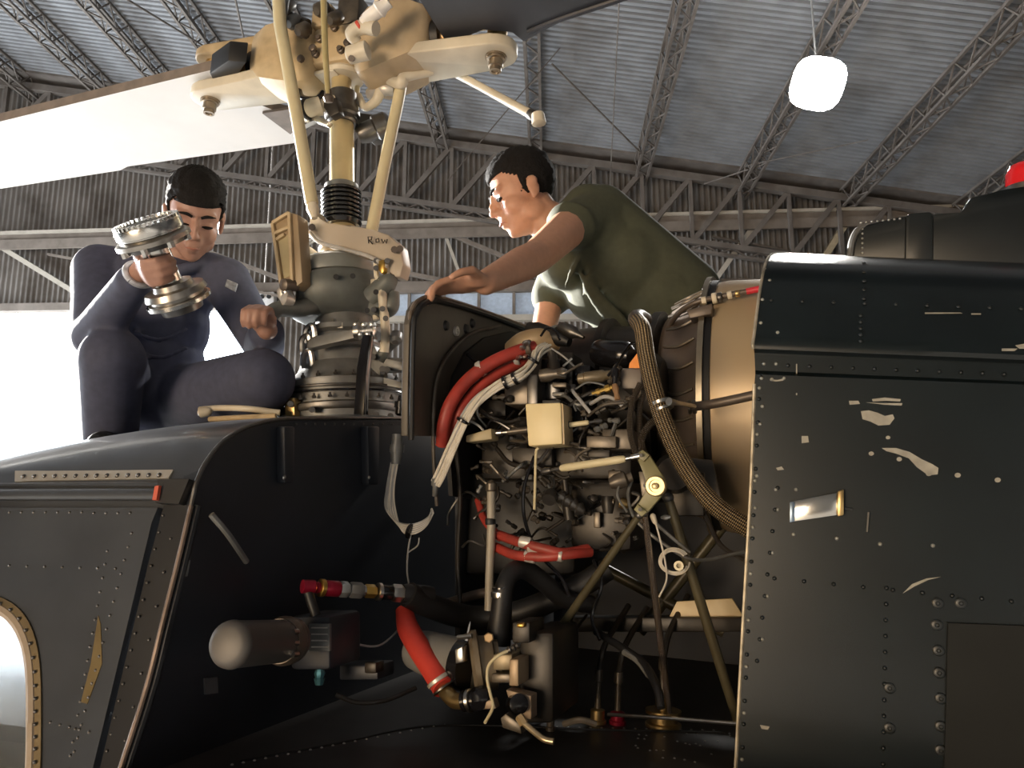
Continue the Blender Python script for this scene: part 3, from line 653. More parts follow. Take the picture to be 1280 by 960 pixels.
# red hoses over the inlet
RA = [(668, 434, 1.50), (645, 440, 1.47), (612, 455, 1.44), (584, 476, 1.42), (564, 503, 1.40), (555, 530, 1.40), (553, 556, 1.42)]
RB = [(668, 450, 1.52), (645, 456, 1.49), (615, 472, 1.46), (592, 492, 1.44), (574, 518, 1.42), (562, 550, 1.44)]
h1 = ptube('red_hose', RA, 8.5, redh, eng, 14, label='dull red fire-sleeved hose'); h2 = ptube('red_hose', RB, 7, redh, eng, 14)
pring('label_band', (601, 461), (.85, -.5), 9.4, 7, silverl, h1, 1.435); pring('end_fitting', (660, 435), (.95, -.2), 9.5, 9, brown, h1, 1.485)
pring('end_fitting', (646, 449), (.95, -.3), 8, 6, silverl, h2, 1.485); 
for x, y in ((656, 430), (650, 436), (646, 448), (655, 447)): plathe('ferrule', (x, y, 1.47), (x + 5, y - 2, 1.46), [(0, 3), (.5, 3.6), (1, 2)], steel, h1 if y < 440 else h2, 8)
# white wire bundle
WB = [(684, 434, 1.52), (672, 440, 1.49), (663, 456, 1.46), (648, 470, 1.43), (622, 482, 1.41), (598, 500, 1.40), (580, 525, 1.39), (566, 555, 1.39), (552, 590, 1.40), (546, 603, 1.41)]
wb_ = None
for k in range(9):
    a = k * 2.4; rr = 1.5 + 4.6 * math.sqrt(k / 9)
    pts = [(x + rr * cos(a + i * .35) + (random.uniform(-3, 3) if 1 < i < 4 else 0), y + rr * sin(a + i * .35), V + .003 * sin(a)) for i, (x, y, V) in enumerate(WB)]
    o = ptube('white_wire', pts, 1.9, wirew if k % 3 else wireg, wb_ or eng, 6, n=5)
    if wb_ is None: wb_ = o; o.name = 'wire_bundle'; o['label'] = 'bundle of white and grey wires tied with black straps'
for i, (c, d, V) in enumerate((((666, 450), (.5, -.8), 1.46), ((644, 473), (.85, -.45), 1.425), ((632, 478), (.9, -.4), 1.415), ((579, 526), (.45, -.85), 1.39))): pring('cable_tie', c, d, 8.6, 4, blackg, wb_, V)
plathe('connector', (546, 598, 1.41), (543, 620, 1.42), [(0, 6), (.4, 6), (.4, 4), (1, 3)], greyc, wb_, 12)
# hanging wire loop with connector
wl = plathe('wire_loop_connector', (497, 543, 1.45), (495, 580, 1.45), [(0, 7), (.35, 7), (.35, 9), (.6, 9), (.6, 8), (1, 6)], greyc, eng, 16)
for k in range(10):
    t = (k - 4.5)
    ptube('loop_wire', [(493 + t * .9, 578, 1.45), (488 + t * 1.0, 610, 1.44 + .004 * sin(k * 2)), (488 + t * 1.3, 640 - abs(t), 1.44), (500 + t * .6, 658 + t * 1.2, 1.43 + .003 * cos(k * 3)), (518, 661 + t * 1.3, 1.43), (534 - t * .3, 652 + t * 1.2, 1.44), (541 + t * .2, 638 + t * .6, 1.45)], 1.15, wirew if k % 2 else wireg, wl, 6, n=6)
ptube('drop_wire', [(514, 665, 1.43), (510, 690, 1.43), (509, 715, 1.42), (512, 740, 1.42), (506, 775, 1.36), (478, 805, 1.3), (450, 806, 1.25), (432, 796, 1.2)], 1.3, wireg, wl, 6)
pring('cable_tie', (513, 664), (.9, .3), 9, 4, blackg, wl, 1.43)
ptube('drop_wire', [(511, 690, 1.43), (522, 682, 1.42), (524, 672, 1.42)], 1, wireg, wl, 6)
# cream box with actuators
yb = pprism('cream_box', [(656, 504.5), (701, 503), (703, 555), (660, 558)], 1.40, .07, yboxm, eng, .004, 'pale yellow sheet-metal box on the engine')
pprism('box_side', [(701, 503.5), (704, 505), (706, 555), (703, 556)], 1.405, .06, tan, yb, .001)
pbox('box_tab', 678, 500, 700, 506, 1.42, .02, blackm, yb, .001)
ptube('drain_rod', [(673, 560, 1.42), (670, 566, 1.42), (669, 600, 1.42), (668, 637, 1.42)], 1.8, cream, yb, 8)
plathe('actuator_rod', (635, 540, 1.44), (660, 537, 1.44), [(0, 4), (1, 4)], engl, yb, 12)
plathe('actuator_rod', (704, 532, 1.44), (712, 531, 1.44), [(0, 5), (1, 5)], dsteel, yb, 12)
plathe('push_rod', (710, 531.5, 1.44), (736, 528, 1.44), [(0, 3), (.1, 3.2), (.9, 3.2), (1, 2.4)], cream, yb, 12)
plathe('rod_end', (736, 528, 1.44), (752, 526, 1.45), [(0, 2), (.5, 2), (.5, 3.5), (1, 3.5)], dsteel, yb, 12)
wg = pprism('wedge_box', [(582, 544.5), (614, 535), (615, 549), (582, 553)], 1.42, .04, M('wedge_tan', (.36, .30, .18), .5, 0, .1), eng, .003)
plathe('plunger', (615, 542, 1.44), (636, 540, 1.44), [(0, 2.5), (.3, 2.5), (.3, 4), (.6, 4), (.6, 2.5), (1, 3)], steel, wg, 12)
ptube('loop_wire', [(574, 540, 1.43), (578, 530, 1.42), (588, 527, 1.42), (598, 532, 1.42), (604, 538, 1.42)], 1.5, wireg, wg, 6)
# control rod and bellcrank
cr_ = plathe('control_rod', (700, 585.5, 1.33), (782, 573.5, 1.31), [(0, 2.5), (.02, 4.3), (.1, 5), (.9, 5), (.98, 4.3), (1, 2.5)], cream, eng, 16, 'cream painted control rod')
plathe('rod_end', (700, 585.5, 1.33), (678, 590, 1.34), [(0, 2.2), (.5, 2.2), (.5, 3.4), (.8, 5), (1, 4)], dsteel, cr_, 12)
plathe('rod_end', (782, 573.5, 1.31), (800, 570, 1.31), [(0, 2.2), (.4, 2.2), (.4, 3.6), (1, 4)], steel, cr_, 12)
bk = pprism('bellcrank', [(797, 566), (803, 562), (810, 566), (830, 597), (833, 607), (829, 618), (810, 640), (802, 644), (793, 638), (796, 630), (811, 612), (808, 598), (796, 574)], 1.31, .012, olive, eng, .002, 'olive green bellcrank lever')
bp_ = A(821, 608, 1.31); s = mpp(bp_)
mk('boss', lathe(NB(), [(0, 13 * s), (.014, 13 * s), (.016, 11.5 * s), (.016, 8 * s), (.012, 7.5 * s), (.012, 4 * s), (.020, 4 * s), (.021, 2 * s), (.021, 0)], bp_, (0, -1, 0), 24), M('boss_bronze', (.50, .40, .22), .35, .7, .12), bk)
pprism('lever_cap', [(796, 571), (803, 562), (812, 569), (805, 577)], 1.305, .01, olive, bk, .001); pprism('lever_cap', [(792, 637), (797, 630), (809, 640), (802, 646)], 1.305, .01, olive, bk, .001)
for x, y in ((801, 569), (800, 637), (806, 607)): plathe('pin', (x, y, 1.295), (x, y, 1.33), [(0, 2.4), (.3, 2.4), (.3, 1.6), (1, 1.6)], dsteel, bk, 8)
pprism('bracket', [(798, 589), (808, 590), (812, 618), (802, 621)], 1.335, .03, engl, bk)
# mount struts
for nm, a, b, r, mt in (('mount_strut', (799, 644, 1.33), (690, 800, 1.42), [4.2, 5.2, 5.2, 5.2], olived), ('mount_strut', (806, 642, 1.33), (837, 892, 1.30), [3.6, 4.4, 4.4, 4.4, 3.6], M('bright_strut', (.50, .42, .36), .25, .9, .1)), ('mount_strut', (835, 622, 1.40), (924, 908, 1.28), [6, 6.5, 6.5, 5.5], olived)):
    P = [A(*a).lerp(ZZ(b[0], b[1], DW + .03) if b[1] > 850 else A(*b), t / 4) for t in range(5)]; sc_ = mpp(P[2])
    o = mk(nm, tube(NB(), P, [q * sc_ for q in r], 14), mt, eng)
    mk('strut_end', ball(NB(), P[0], r[0] * sc_ * 1.25), dsteel, o)
ft = ZZ(829, 908, DW)
mk('strut_foot', lathe(NB(), [(0, .034), (.006, .034), (.008, .026), (.022, .026), (.024, .034), (.030, .034), (.031, .012), (.05, .012), (.05, 0)], Vector((ft.x, ft.y, DW)), (0, 0, 1), 20), brass, eng)
mk('far_side_panel', prism(NB(), [Vector((-.80, .36, DW + .001)), Vector((.9, .36, DW + .001)), Vector((.9, .36, 2.2)), Vector((-.25, .36, 2.24)), Vector((-.80, .36, 2.24))], (0, .01, 0)), bulkm, heli)
# wire coil
cc = A(842, 702, 1.36); s = mpp(cc); bm = NB()
for k in range(3): tube(bm, [cc + Vector((cos(t * pi / 10) * (13 + k * 1.6) * s * 1.15, .004 * k + .003 * sin(t), sin(t * pi / 10) * (13 + k * 1.6) * s)) for t in range(2, 19 + k)], 1.2 * s, 6, n=2)
wc = mk('wire_coil', bm, wirew, eng)
mk('coil_eyelet', lathe(NB(), [(0, 6 * s), (.006, 6 * s), (.006, 3 * s), (0, 3 * s)], A(849, 707, 1.35), (0, -1, 0), 14), cream, wc)
ptube('pull_wire', [(818, 648, 1.33), (824, 670, 1.34), (831, 700, 1.35), (833, 725, 1.36), (824, 746, 1.37)], 1.2, wirew, wc, 6)
plathe('wire_clip', (815, 642, 1.33), (820, 656, 1.33), [(0, 2), (.2, 4), (.8, 3), (1, 1)], bone, wc, 8)
plathe('wire_clip', (826, 647, 1.33), (838, 646, 1.33), [(0, 1.5), (.4, 3.5), (.6, 3.5), (1, 1.5)], steel, wc, 8)
# vertical drain tube
vt = ptube('drain_tube', [(614, 612, 1.38), (614, 660, 1.38), (612, 720, 1.38), (611, 763, 1.38)], 5.5, M('drain_tube_grey', (.30, .27, .22), .5, .1, .15), eng, 12)
plathe('tube_cap', (614, 600, 1.38), (614, 616, 1.38), [(0, 2), (.3, 7), (.8, 7), (1, 4)], engl, vt, 12); pring('tube_band', (613, 652), (0, 1), 6.2, 8, blackm, vt, 1.38)
# lower red hoses
for pts, bands in (([(622, 668, 1.40), (650, 678, 1.36), (680, 686, 1.35), (705, 691, 1.36), (735, 686, 1.40)], ((657, 678), (668, 684))), ([(620, 684, 1.40), (645, 694, 1.36), (680, 696, 1.35), (710, 693, 1.36), (738, 690, 1.40)], ((663, 696), (697, 694)))):
    o = ptube('red_hose', pts, 6.2, redh, eng, 12)
    for b in bands: pring('label_band', b, (.97, .2), 6.9, 14, silverl, o, 1.355)
ptube('red_hose', [(598, 625, 1.52), (606, 650, 1.48), (625, 672, 1.42)], 5, redh, eng, 10)
# black ducts
bd = ptube('black_duct', [(622, 805, 1.33), (626, 770, 1.33), (630, 735, 1.33), (640, 716, 1.35), (656, 712, 1.38), (680, 728, 1.42), (705, 748, 1.46), (740, 756, 1.5)], [16, 13, 11, 12, 12, 12, 12], blackm, eng, 16)
pring('clamp_band', (627, 743), (.05, 1), 12.6, 8, steel, bd, 1.33); pring('clamp_band', (628, 735), (.05, 1), 12, 3, blackg, bd, 1.33)
ptube('black_duct', [(510, 743, 1.31), (540, 758, 1.36), (590, 772, 1.45), (650, 765, 1.48), (720, 735, 1.5), (760, 710, 1.52)], 15, blackm, eng, 16)
ptube('brown_pipe', [(555, 755, 1.52), (600, 742, 1.5), (640, 735, 1.5)], 6, brown, eng, 10)
# cooling blower / pump group
pg = plathe('oil_pump', (590, 832, 1.28), (625, 826, 1.30), [(0, 20), (0, 38), (.12, 42), (.3, 42), (.35, 34), (.8, 32), (.85, 26), (1, 26)], M('pump_bronze', (.22, .18, .125), .42, .5, .25, 20, .08, dirt=.4, dscale=12), eng, 28, 'bronze-coloured pump with brackets, pipes and fittings')
plathe('inlet_duct', (520, 812, 1.34), (588, 832, 1.29), [(0, 24), (.2, 27), (1, 30)], M('duct_grey', (.20, .20, .19), .5, .1, .12), pg, 24)
plathe('duct_clamp', (576, 829, 1.292), (588, 832, 1.288), [(0, 32), (1, 32)], blackg, pg, 24)
pprism('clamp_buckle', [(568, 812), (578, 808), (579, 828), (569, 830)], 1.22, .02, steel, pg)
plathe('clamp_bolt', (583, 800, 1.23), (588, 776, 1.23), [(0, 4), (.3, 4), (.3, 2), (.8, 1.6), (1, 0)], steel, pg, 8); plathe('clamp_bolt', (572, 797, 1.22), (590, 795, 1.22), [(0, 3), (1, 3)], steel, pg, 8)
plathe('hex_bolt', (611, 797, 1.20), (611.2, 797, 1.24), [(0, 5), (.1, 6.5), (1, 6.5)], M('warm_brass_bolt', (.75, .52, .28), .4, .4, .08), pg, 6)
pbox('pump_body', 616, 818, 640, 838, 1.24, .1, M('pump_bronze2', (.28, .23, .15), .42, .4, .2, 20), pg); pbox('pump_body', 614, 842, 640, 854, 1.25, .1, engl, pg)
pbox('pump_flange', 636, 824, 648, 858, 1.22, .12, M('flange_tan', (.34, .25, .16), .45, .3, .15), pg)
pbox('mount_bracket', 640, 778, 662, 804, 1.24, .08, engm, pg); pbox('bracket_cap', 645, 779, 655, 785, 1.23, .02, golda, pg)
pbox('gearbox_housing', 648, 790, 692, 905, 1.27, .16, engm, pg, .01)
pprism('foot_bracket', [(632, 862), (664, 870), (664, 900), (655, 898), (648, 880), (636, 876)], 1.22, .03, M('flange_tan2', (.30, .22, .15), .5, .3, .2), pg)
pprism('foot_bracket', [(596, 880), (616, 874), (620, 886), (602, 887)], 1.22, .02, MATS['flange_tan2'], pg)
plathe('knob', (650, 880, 1.20), (640, 880, 1.24), [(0, 4), (.1, 12), (.6, 12), (1, 6)], blackg, pg, 16)
pl_ = plathe('drain_fitting', (648, 894, 1.17), (655, 905, 1.17), [(0, 4), (.2, 6), (1, 6)], M('warm_fitting', (.62, .46, .26), .35, .6, .1), pg, 6)
ptube('drain_pipe', [(655, 904, 1.17), (668, 915, 1.165), (680, 924, 1.16), (692, 927, 1.16)], 4, M('warm_pipe', (.50, .40, .26), .3, .7, .1), pg, 10)
ptube('sense_line', [(636, 813, 1.19), (622, 820, 1.18), (611, 832, 1.18), (609, 848, 1.18), (613, 868, 1.18), (616, 884, 1.18), (606, 904, 1.18)], 2, cream, pg, 8)
plathe('line_spring', (634, 814, 1.19), (650, 805, 1.20), [(0, 3), (.2, 5), (.35, 3), (.5, 5), (.65, 3), (.8, 5), (1, 3)], dsteel, pg, 12)
pprism('base_plate', [(625, 898), (632, 892), (650, 905), (652, 918), (628, 910)], 1.19, .03, engl, pg)
rh = ptube('red_hose', [(505, 762, 1.33), (510, 785, 1.31), (524, 810, 1.29), (540, 835, 1.27), (555, 860, 1.25)], [11, 14, 14.5, 14.5, 14], M('bright_red_hose', (.52, .045, .03), .5, 0, .12, 30, .08), eng, 16, label='bright red rubber hose')
pring('hose_clamp', (549, 850), (.5, .85), 15.4, 6, silverl, rh, 1.255); pring('hose_clamp', (555, 860), (.5, .85), 15, 3, dsteel, rh, 1.25)
ptube('brass_elbow', [(556, 862, 1.25), (562, 870, 1.24), (570, 876, 1.235), (584, 876, 1.23)], 10, brass, rh, 14)
for x, r in ((581, 12), (587, 13), (593, 12)): pring('union_ring', (x, 876 - (x - 581) * .1), (1, -.15), r, 5, steel if x == 587 else blackg, rh, 1.23)
plathe('union_body', (592, 875, 1.23), (612, 871, 1.235), [(0, 13), (.2, 15), (.7, 15), (1, 11)], blackg, rh, 8)
# fittings on the deck
for x, y, h, r, mt in ((747, 896, 16, 9, brass), (772, 897, 14, 9, reda), (828, 897, 30, 9, brass), (702, 880, 30, 7, engm), (688, 905, 12, 5, engl)):
    b = ond(x, y + 8); s = mpp(b)
    o = mk('deck_fitting', lathe(NB(), [(0, r * s * 1.2), (4 * s, r * s * 1.2), (5 * s, r * s), (h * s, r * s), (h * s + 2 * s, r * .5 * s), (h * s + 2 * s, 0)], b, (0, 0, 1), 14), mt, eng)
    mk('fitting_stem', lathe(NB(), [(h * s, r * .45 * s), (h * s + 34 * s, r * .4 * s), (h * s + 35 * s, r * .65 * s), (h * s + 48 * s, r * .6 * s), (h * s + 50 * s, 0)], b, (0, 0, 1), 10), engl, o)
    mk('fitting_pipe', tube(NB(), [b + Vector((0, 0, (h + 45) * s)), b + Vector((.01, .01, (h + 80) * s)), b + Vector((.03, .12, (h + 120) * s))], r * .45 * s, 8), engm, o)
ptube('deck_pipe', [(705, 905, 1.18), (725, 900, 1.17), (745, 905, 1.18)], 4, engl, eng, 8)
ptube('deck_rail', [(760, 893, 1.45), (840, 898, 1.42), (925, 905, 1.40)], 2.4, steel, eng, 8)
ptube('black_hose', [(745, 790, 1.5), (775, 808, 1.45), (805, 830, 1.4), (822, 862, 1.34), (826, 885, 1.32)], 5, blackm, eng, 10); ptube('grey_sleeve', [(780, 815, 1.43), (797, 826, 1.41), (812, 845, 1.38)], 4, greyc, eng, 8)
# cream plate at the right
pprism('cream_plate', [(836, 772), (846, 752), (915, 748), (930, 772)], 1.62, .01, M('plate_cream', (.62, .50, .30), .45, 0, .1), heli, .001, 'cream coloured sheet plate by the engine mount')
pbox('cross_beam', 700, 772, 935, 790, 1.60, .05, engm, heli)
for p, q in (((735, 700), (905, 790)), ((905, 655), (800, 790)), ((690, 700), (760, 650))): ptube('back_strut', [(*p, 1.85), ((p[0] + q[0]) / 2, (p[1] + q[1]) / 2, 1.85), (*q, 1.85)], 7, olived, eng, 10)
# hand-placed accessories
def acc(nm, x0, y0, x1, y1, V, d, mt, bev=.004): return pbox(nm, x0, y0, x1, y1, V, d, mt, eng, bev)
acc('fuel_control', 630, 472, 668, 506, 1.46, .1, engl); acc('valve_block', 658, 468, 672, 512, 1.45, .1, dsteel); acc('igniter_box', 676, 448, 700, 500, 1.50, .1, blackg)
acc('valve_block', 700, 440, 716, 486, 1.55, .08, engm); acc('sensor_box', 718, 456, 738, 476, 1.52, .08, blackg); acc('junction_box', 776, 460, 802, 486, 1.46, .1, M('junction_grey', (.16, .14, .125), .5, .2, .15))
acc('gearbox_block', 690, 540, 790, 600, 1.52, .2, engm, .012); acc('gearbox_block', 600, 520, 660, 600, 1.55, .2, engm, .012); acc('bracket_block', 704, 500, 730, 545, 1.50, .1, engm)
acc('valve_block', 752, 536, 790, 562, 1.45, .1, engl); acc('pump_block', 712, 600, 790, 690, 1.48, .15, engm, .015); acc('lower_case', 570, 590, 720, 720, 1.62, .3, blackm, .02)
for x0, y0, x1, y1, V, d, mt in ((733, 545, 770, 560, 1.43, .03, engl), (735, 562, 762, 572, 1.43, .02, engm), (760, 588, 776, 600, 1.40, .03, engl), (640, 560, 690, 582, 1.50, .06, engm), (742, 640, 750, 660, 1.46, .01, engl), (600, 500, 632, 520, 1.50, .08, engm), (690, 478, 708, 484, 1.47, .03, engl), (690, 490, 706, 495, 1.47, .03, greyc)): acc('bracket', x0, y0, x1, y1, V, d, mt, .002)
def cyl(nm, a, b, pr, mt, seg=16): return plathe(nm, a, b, pr, mt, eng, seg)
cyl('starter_motor', (748, 440, 1.60), (790, 446, 1.55), [(0, 4), (0, 16), (.1, 18), (.8, 18), (.9, 14), (1, 10)], blackg)
cyl('hydraulic_cylinder', (722, 474, 1.48), (768, 468, 1.48), [(0, 4), (.04, 7), (.2, 7), (.22, 8), (.7, 8), (.75, 6), (1, 6)], M('cyl_olive', (.16, .13, .085), .4, .3, .15))
cyl('solenoid', (676, 470, 1.47), (706, 466, 1.47), [(0, 3), (0, 8), (.3, 9), (.6, 6), (1, 8)], engl); cyl('solenoid', (690, 440, 1.5), (694, 470, 1.5), [(0, 6), (.4, 6), (.5, 8), (1, 8)], engm)
cyl('filter_bowl', (700, 408, 1.60), (730, 422, 1.58), [(0, 6), (.2, 8), (.6, 8), (.7, 5), (1, 2)], dsteel); cyl('filter_bowl', (660, 408, 1.62), (712, 428, 1.6), [(0, 6), (.2, 10), (.8, 10), (1, 6)], blackm)
cyl('sensor', (768, 484, 1.44), (770, 460, 1.44), [(0, 4), (.5, 4), (.5, 6), (.8, 6), (1, 3)], blackg); cyl('valve', (762, 605, 1.40), (790, 596, 1.41), [(0, 6), (.3, 10), (.7, 10), (.8, 6), (1, 6)], engl); cyl('valve', (760, 620, 1.42), (760, 642, 1.42), [(0, 7), (.4, 9), (1, 6)], engm)
cyl('nozzle', (776, 628, 1.42), (786, 632, 1.42), [(0, 7), (.6, 7), (1, 4)], brass); cyl('nozzle', (758, 626, 1.42), (768, 628, 1.42), [(0, 6), (1, 5)], engl); cyl('cap', (686, 625, 1.44), (690, 615, 1.46), [(0, 0), (0, 9), (.6, 9), (1, 6)], dsteel)
cyl('linkage_drum', (700, 620, 1.43), (730, 640, 1.43), [(0, 4), (.05, 9), (.2, 6), (.3, 9), (.45, 6), (.55, 9), (.7, 6), (.8, 9), (1, 4)], dsteel); cyl('piston_rod', (706, 600, 1.44), (712, 650, 1.44), [(0, 4), (.4, 4), (.4, 7), (1, 7)], engm)
cyl('mount_boss', (842, 592, 1.40), (842, 592, 1.47), [(0, 0), (0, 20), (1, 26)], engm, 20); cyl('bearing_housing', (800, 490, 1.60), (830, 490, 1.60), [(0, 40), (.3, 48), (.7, 48), (1, 40)], engm, 28)
pprism('warning_label', [(787, 454), (800, 437), (803, 460), (786, 460)], 1.44, .003, orange, eng, 0, 'orange triangular warning label')
pbox('mount_plate', 838, 590, 880, 645, 1.48, .02, engm, eng); pprism('mount_plate', [(838, 570), (890, 575), (905, 640), (850, 640)], 1.56, .02, M('mount_grey', (.12, .105, .09), .5, .2, .2), eng)
# thin pipes, hoses and wires
pipes = [([(800, 480, 1.42), (790, 505, 1.40), (788, 540, 1.39), (796, 570, 1.38)], 4, braidd), ([(808, 482, 1.44), (800, 510, 1.42), (800, 545, 1.41), (806, 566, 1.40)], 3.6, braidd), ([(834, 520, 1.38), (815, 528, 1.38), (803, 545, 1.38), (802, 562, 1.39)], 4.5, braidd),
 ([(738, 505, 1.46), (755, 496, 1.44), (770, 500, 1.44), (778, 508, 1.44)], 2.5, wireg), ([(735, 520, 1.45), (755, 506, 1.43), (780, 503, 1.43)], 2.2, engl), ([(715, 488, 1.46), (725, 500, 1.44), (738, 516, 1.44)], 2.4, wireg), ([(720, 486, 1.46), (735, 478, 1.45), (755, 482, 1.45), (755, 490, 1.45), (735, 494, 1.46)], 1.2, greyc),
 ([(760, 470, 1.45), (772, 455, 1.46), (786, 432, 1.5), (800, 428, 1.52)], 2, blackg), ([(790, 600, 1.42), (785, 620, 1.42), (795, 650, 1.40), (830, 680, 1.40), (870, 700, 1.42), (930, 690, 1.5)], 2.2, greyc), ([(668, 570, 1.46), (655, 610, 1.45), (656, 650, 1.45), (672, 690, 1.44), (700, 720, 1.44), (712, 745, 1.44)], 2.4, blackg),
 ([(815, 650, 1.36), (840, 672, 1.36), (862, 690, 1.38)], 2.2, greyc), ([(592, 505, 1.46), (610, 520, 1.45), (632, 528, 1.46), (650, 524, 1.47)], 3, engm), ([(586, 500, 1.47), (600, 520, 1.46), (616, 515, 1.46)], 2.2, engl), ([(676, 420, 1.56), (684, 410, 1.55), (694, 414, 1.55), (700, 425, 1.55)], 1.6, blackg),
 ([(690, 436, 1.5), (705, 446, 1.48), (720, 460, 1.5)], 1.2, wireg), ([(704, 458, 1.47), (715, 448, 1.47)], 1.6, steel), ([(718, 588, 1.43), (722, 570, 1.42), (738, 560, 1.42)], 2, engl), ([(776, 600, 1.40), (772, 620, 1.39), (784, 640, 1.4)], 1.6, greyc), ([(620, 560, 1.5), (640, 580, 1.48), (680, 585, 1.47)], 3, engm),
 ([(742, 700, 1.5), (752, 730, 1.48), (740, 770, 1.48), (750, 800, 1.46)], 2.4, blackg), ([(880, 640, 1.5), (900, 680, 1.5), (930, 700, 1.5)], 3, engm), ([(570, 560, 1.5), (575, 620, 1.5), (572, 700, 1.5), (576, 760, 1.5)], 3, engm), ([(690, 560, 1.45), (700, 552, 1.44), (724, 556, 1.44)], 1.8, engl)]
for pts, r, mt in pipes: ptube('pipe' if mt not in (wireg, greyc) else 'wire', pts, r, mt, eng, 8)
# gold and steel couplings
plathe('pipe_coupling', (740, 492, 1.44), (768, 483, 1.44), [(0, 2), (.2, 2), (.2, 4), (.35, 4), (.35, 2.6), (.6, 2.6), (.6, 5), (.8, 5), (.8, 3), (1, 3)], golda, eng, 8); plathe('pipe_coupling', (768, 480, 1.43), (772, 500, 1.43), [(0, 3), (.3, 4.5), (.6, 3), (1, 4)], M('copper', (.6, .36, .2), .35, .8), eng, 8)
random.seed(11)
for k in range(120):                             # small unions, nuts and elbows over the engine
    x = random.uniform(592, 800); y = random.uniform(462, 690); V = 1.5 + random.uniform(-.06, .02)
    if 650 < x < 710 and 495 < y < 565: continue
    a = random.uniform(0, 6.28); L = random.uniform(8, 20); r = random.uniform(2.2, 5)
    plathe(random.choice(('union', 'nut', 'plug')), (x, y, V), (x + L * cos(a), y + L * .6 * sin(a), V + random.uniform(-.02, .02)), [(0, r * .5), (.1, r), (.45, r), (.45, r * .6), (.7, r * .6), (.7, r * .9), (1, r * .8)], random.choice((engl, engm, engm, dsteel, dsteel, engl, greyc)), eng, random.choice((6, 8, 12)))
for k in range(46):
    x = random.uniform(590, 780); y = random.uniform(450, 690); V = 1.49 + random.uniform(-.05, .03); p = [(x, y, V)]
    for j in range(3): x += random.uniform(-26, 26); y += random.uniform(-20, 24); p.append((x, y, V + random.uniform(-.02, .02)))
    ptube('pipe', p, random.uniform(1.2, 2.8), random.choice((engm, engl, blackg, greyc, dsteel)), eng, 6)
# --- filter, hose couplings on the bulkhead
fb = A(283, 806, .90); fe = A(355, 801, 1.06)
s = mpp(fb)
of = mk('oil_filter', lathe(NB(), [(0, 0), (0, .022), (.003, .029), (.009, .0325), (.014, .0335), (.016, .0325), ((fe - fb).length, .0325), ((fe - fb).length + .002, .036), ((fe - fb).length + .02, .036), ((fe - fb).length + .02, .02)], fb, fe - fb, 32), M('filter_grey', (.10, .092, .086), .5, .3, .08), heli, 'grey cylindrical oil filter canister')
ax = (fe - fb).normalized(); bm = NB(); lathe(bm, [(0, .034), (.012, .038), (.02, .038), (.03, .034)], fe + ax * -.015, ax, 28); mk('clamp_band', bm, brown, of)
pbox('filter_head', 362, 770, 412, 838, 1.14, .1, bulkm, of, .008); pbox('data_plate', 386, 780, 412, 814, 1.13, .006, greyc, of, .001)
for k in range(4): pbox('plate_line', 389, 784 + k * 8, 409, 785.5 + k * 8, 1.128, .004, silverl, of, 0)
for k in range(3): plathe('clamp_bolt', (366, 790 + k * 14, 1.04), (372, 790 + k * 14, 1.05), [(0, 2), (0, 4), (1, 4)], steel, of, 8)
plathe('blue_fitting', (400, 836, 1.18), (399, 856, 1.18), [(0, 5), (.3, 7), (.6, 5), (.6, 7), (1, 5)], bluea, of, 8)
pbox('valve_body', 424, 832, 472, 850, 1.25, .06, bulkm, of); pbox('valve_ports', 455, 828, 470, 842, 1.24, .03, engm, of)
ptube('black_hose', [(395, 770, 1.15), (390, 755, 1.15), (386, 742, 1.15), (384, 735, 1.15)], 6, blackm, of, 12)
ptube('black_hose', [(420, 868, 1.2), (445, 878, 1.22), (480, 876, 1.25), (520, 860, 1.3)], 3, blackm, of, 8)
ax0 = (378, 733, 1.40); ax1 = (505, 742, 1.40)
hc = plathe('hose_coupling', (377, 733, 1.14), (394, 733.5, 1.16), [(0, 6), (.05, 8.5), (.9, 8.5), (1, 7)], reda, heli, 20, 'red, gold and steel hydraulic hose coupling')
for x0, x1, r, mt, sg in ((394, 399, 7, reda, 20), (399, 405, 11, golda, 24), (405, 424, 10, reda, 24), (424, 435, 10, bluea, 6), (435, 437, 6, steel, 16), (437, 453, 10, greyc, 6), (453, 456, 7, steel, 16), (456, 469, 8.5, golda, 6), (471, 476, 11, steel, 24), (476, 490, 9, blackg, 20), (490, 503, 11, steel, 6), (503, 540, 12, blackm, 20)):
    y0 = 733 + (x0 - 377) * .07; y1 = 733 + (x1 - 377) * .07
    plathe('coupling_nut' if sg == 6 else 'coupling_ring', (x0, y0, 1.14 + (x0 - 377) * .0013), (x1, y1, 1.14 + (x1 - 377) * .0013), [(0, r * .9), (.12, r), (.88, r), (1, r * .9)], M('zinc', (.42, .45, .46), .35, .7) if mt is bluea else mt, hc, sg)

# ------------------------------------------------------------------ transmission, swashplate, mast, rotor
def ml(name, prof, cx, mat, parent, seg=40, V=1.9, label=None, tilt=None):
    a = A(cx, prof[0][0], V); b = A(cx - (prof[0][0] - prof[-1][0]) * .009, prof[-1][0], V); ax = (b - a).normalized(); s = mpp(a)
    if tilt: ax = (ax + Vector(tilt)).normalized()
    k = (b - a).length / (prof[0][0] - prof[-1][0])
    return mk(name, lathe(NB(), [((prof[0][0] - py) * k, r * s) for py, r in prof], a, ax, seg), mat, parent, label)
tm = ml('transmission', [(535, 60), (535, 76), (520, 77), (517, 73), (498, 73), (492, 76), (486, 76), (482, 70), (470, 58), (462, 54), (460, 50), (446, 48), (444, 54), (438, 54), (436, 44), (425, 42), (422, 50), (416, 50), (414, 38), (395, 35), (370, 33)], 431, greyc, heli, label='grey cast transmission housing standing on the cabin roof')
ml('bolt_flange', [(523, 79), (520, 81), (515, 81), (513, 78)], 431, dsteel, tm)
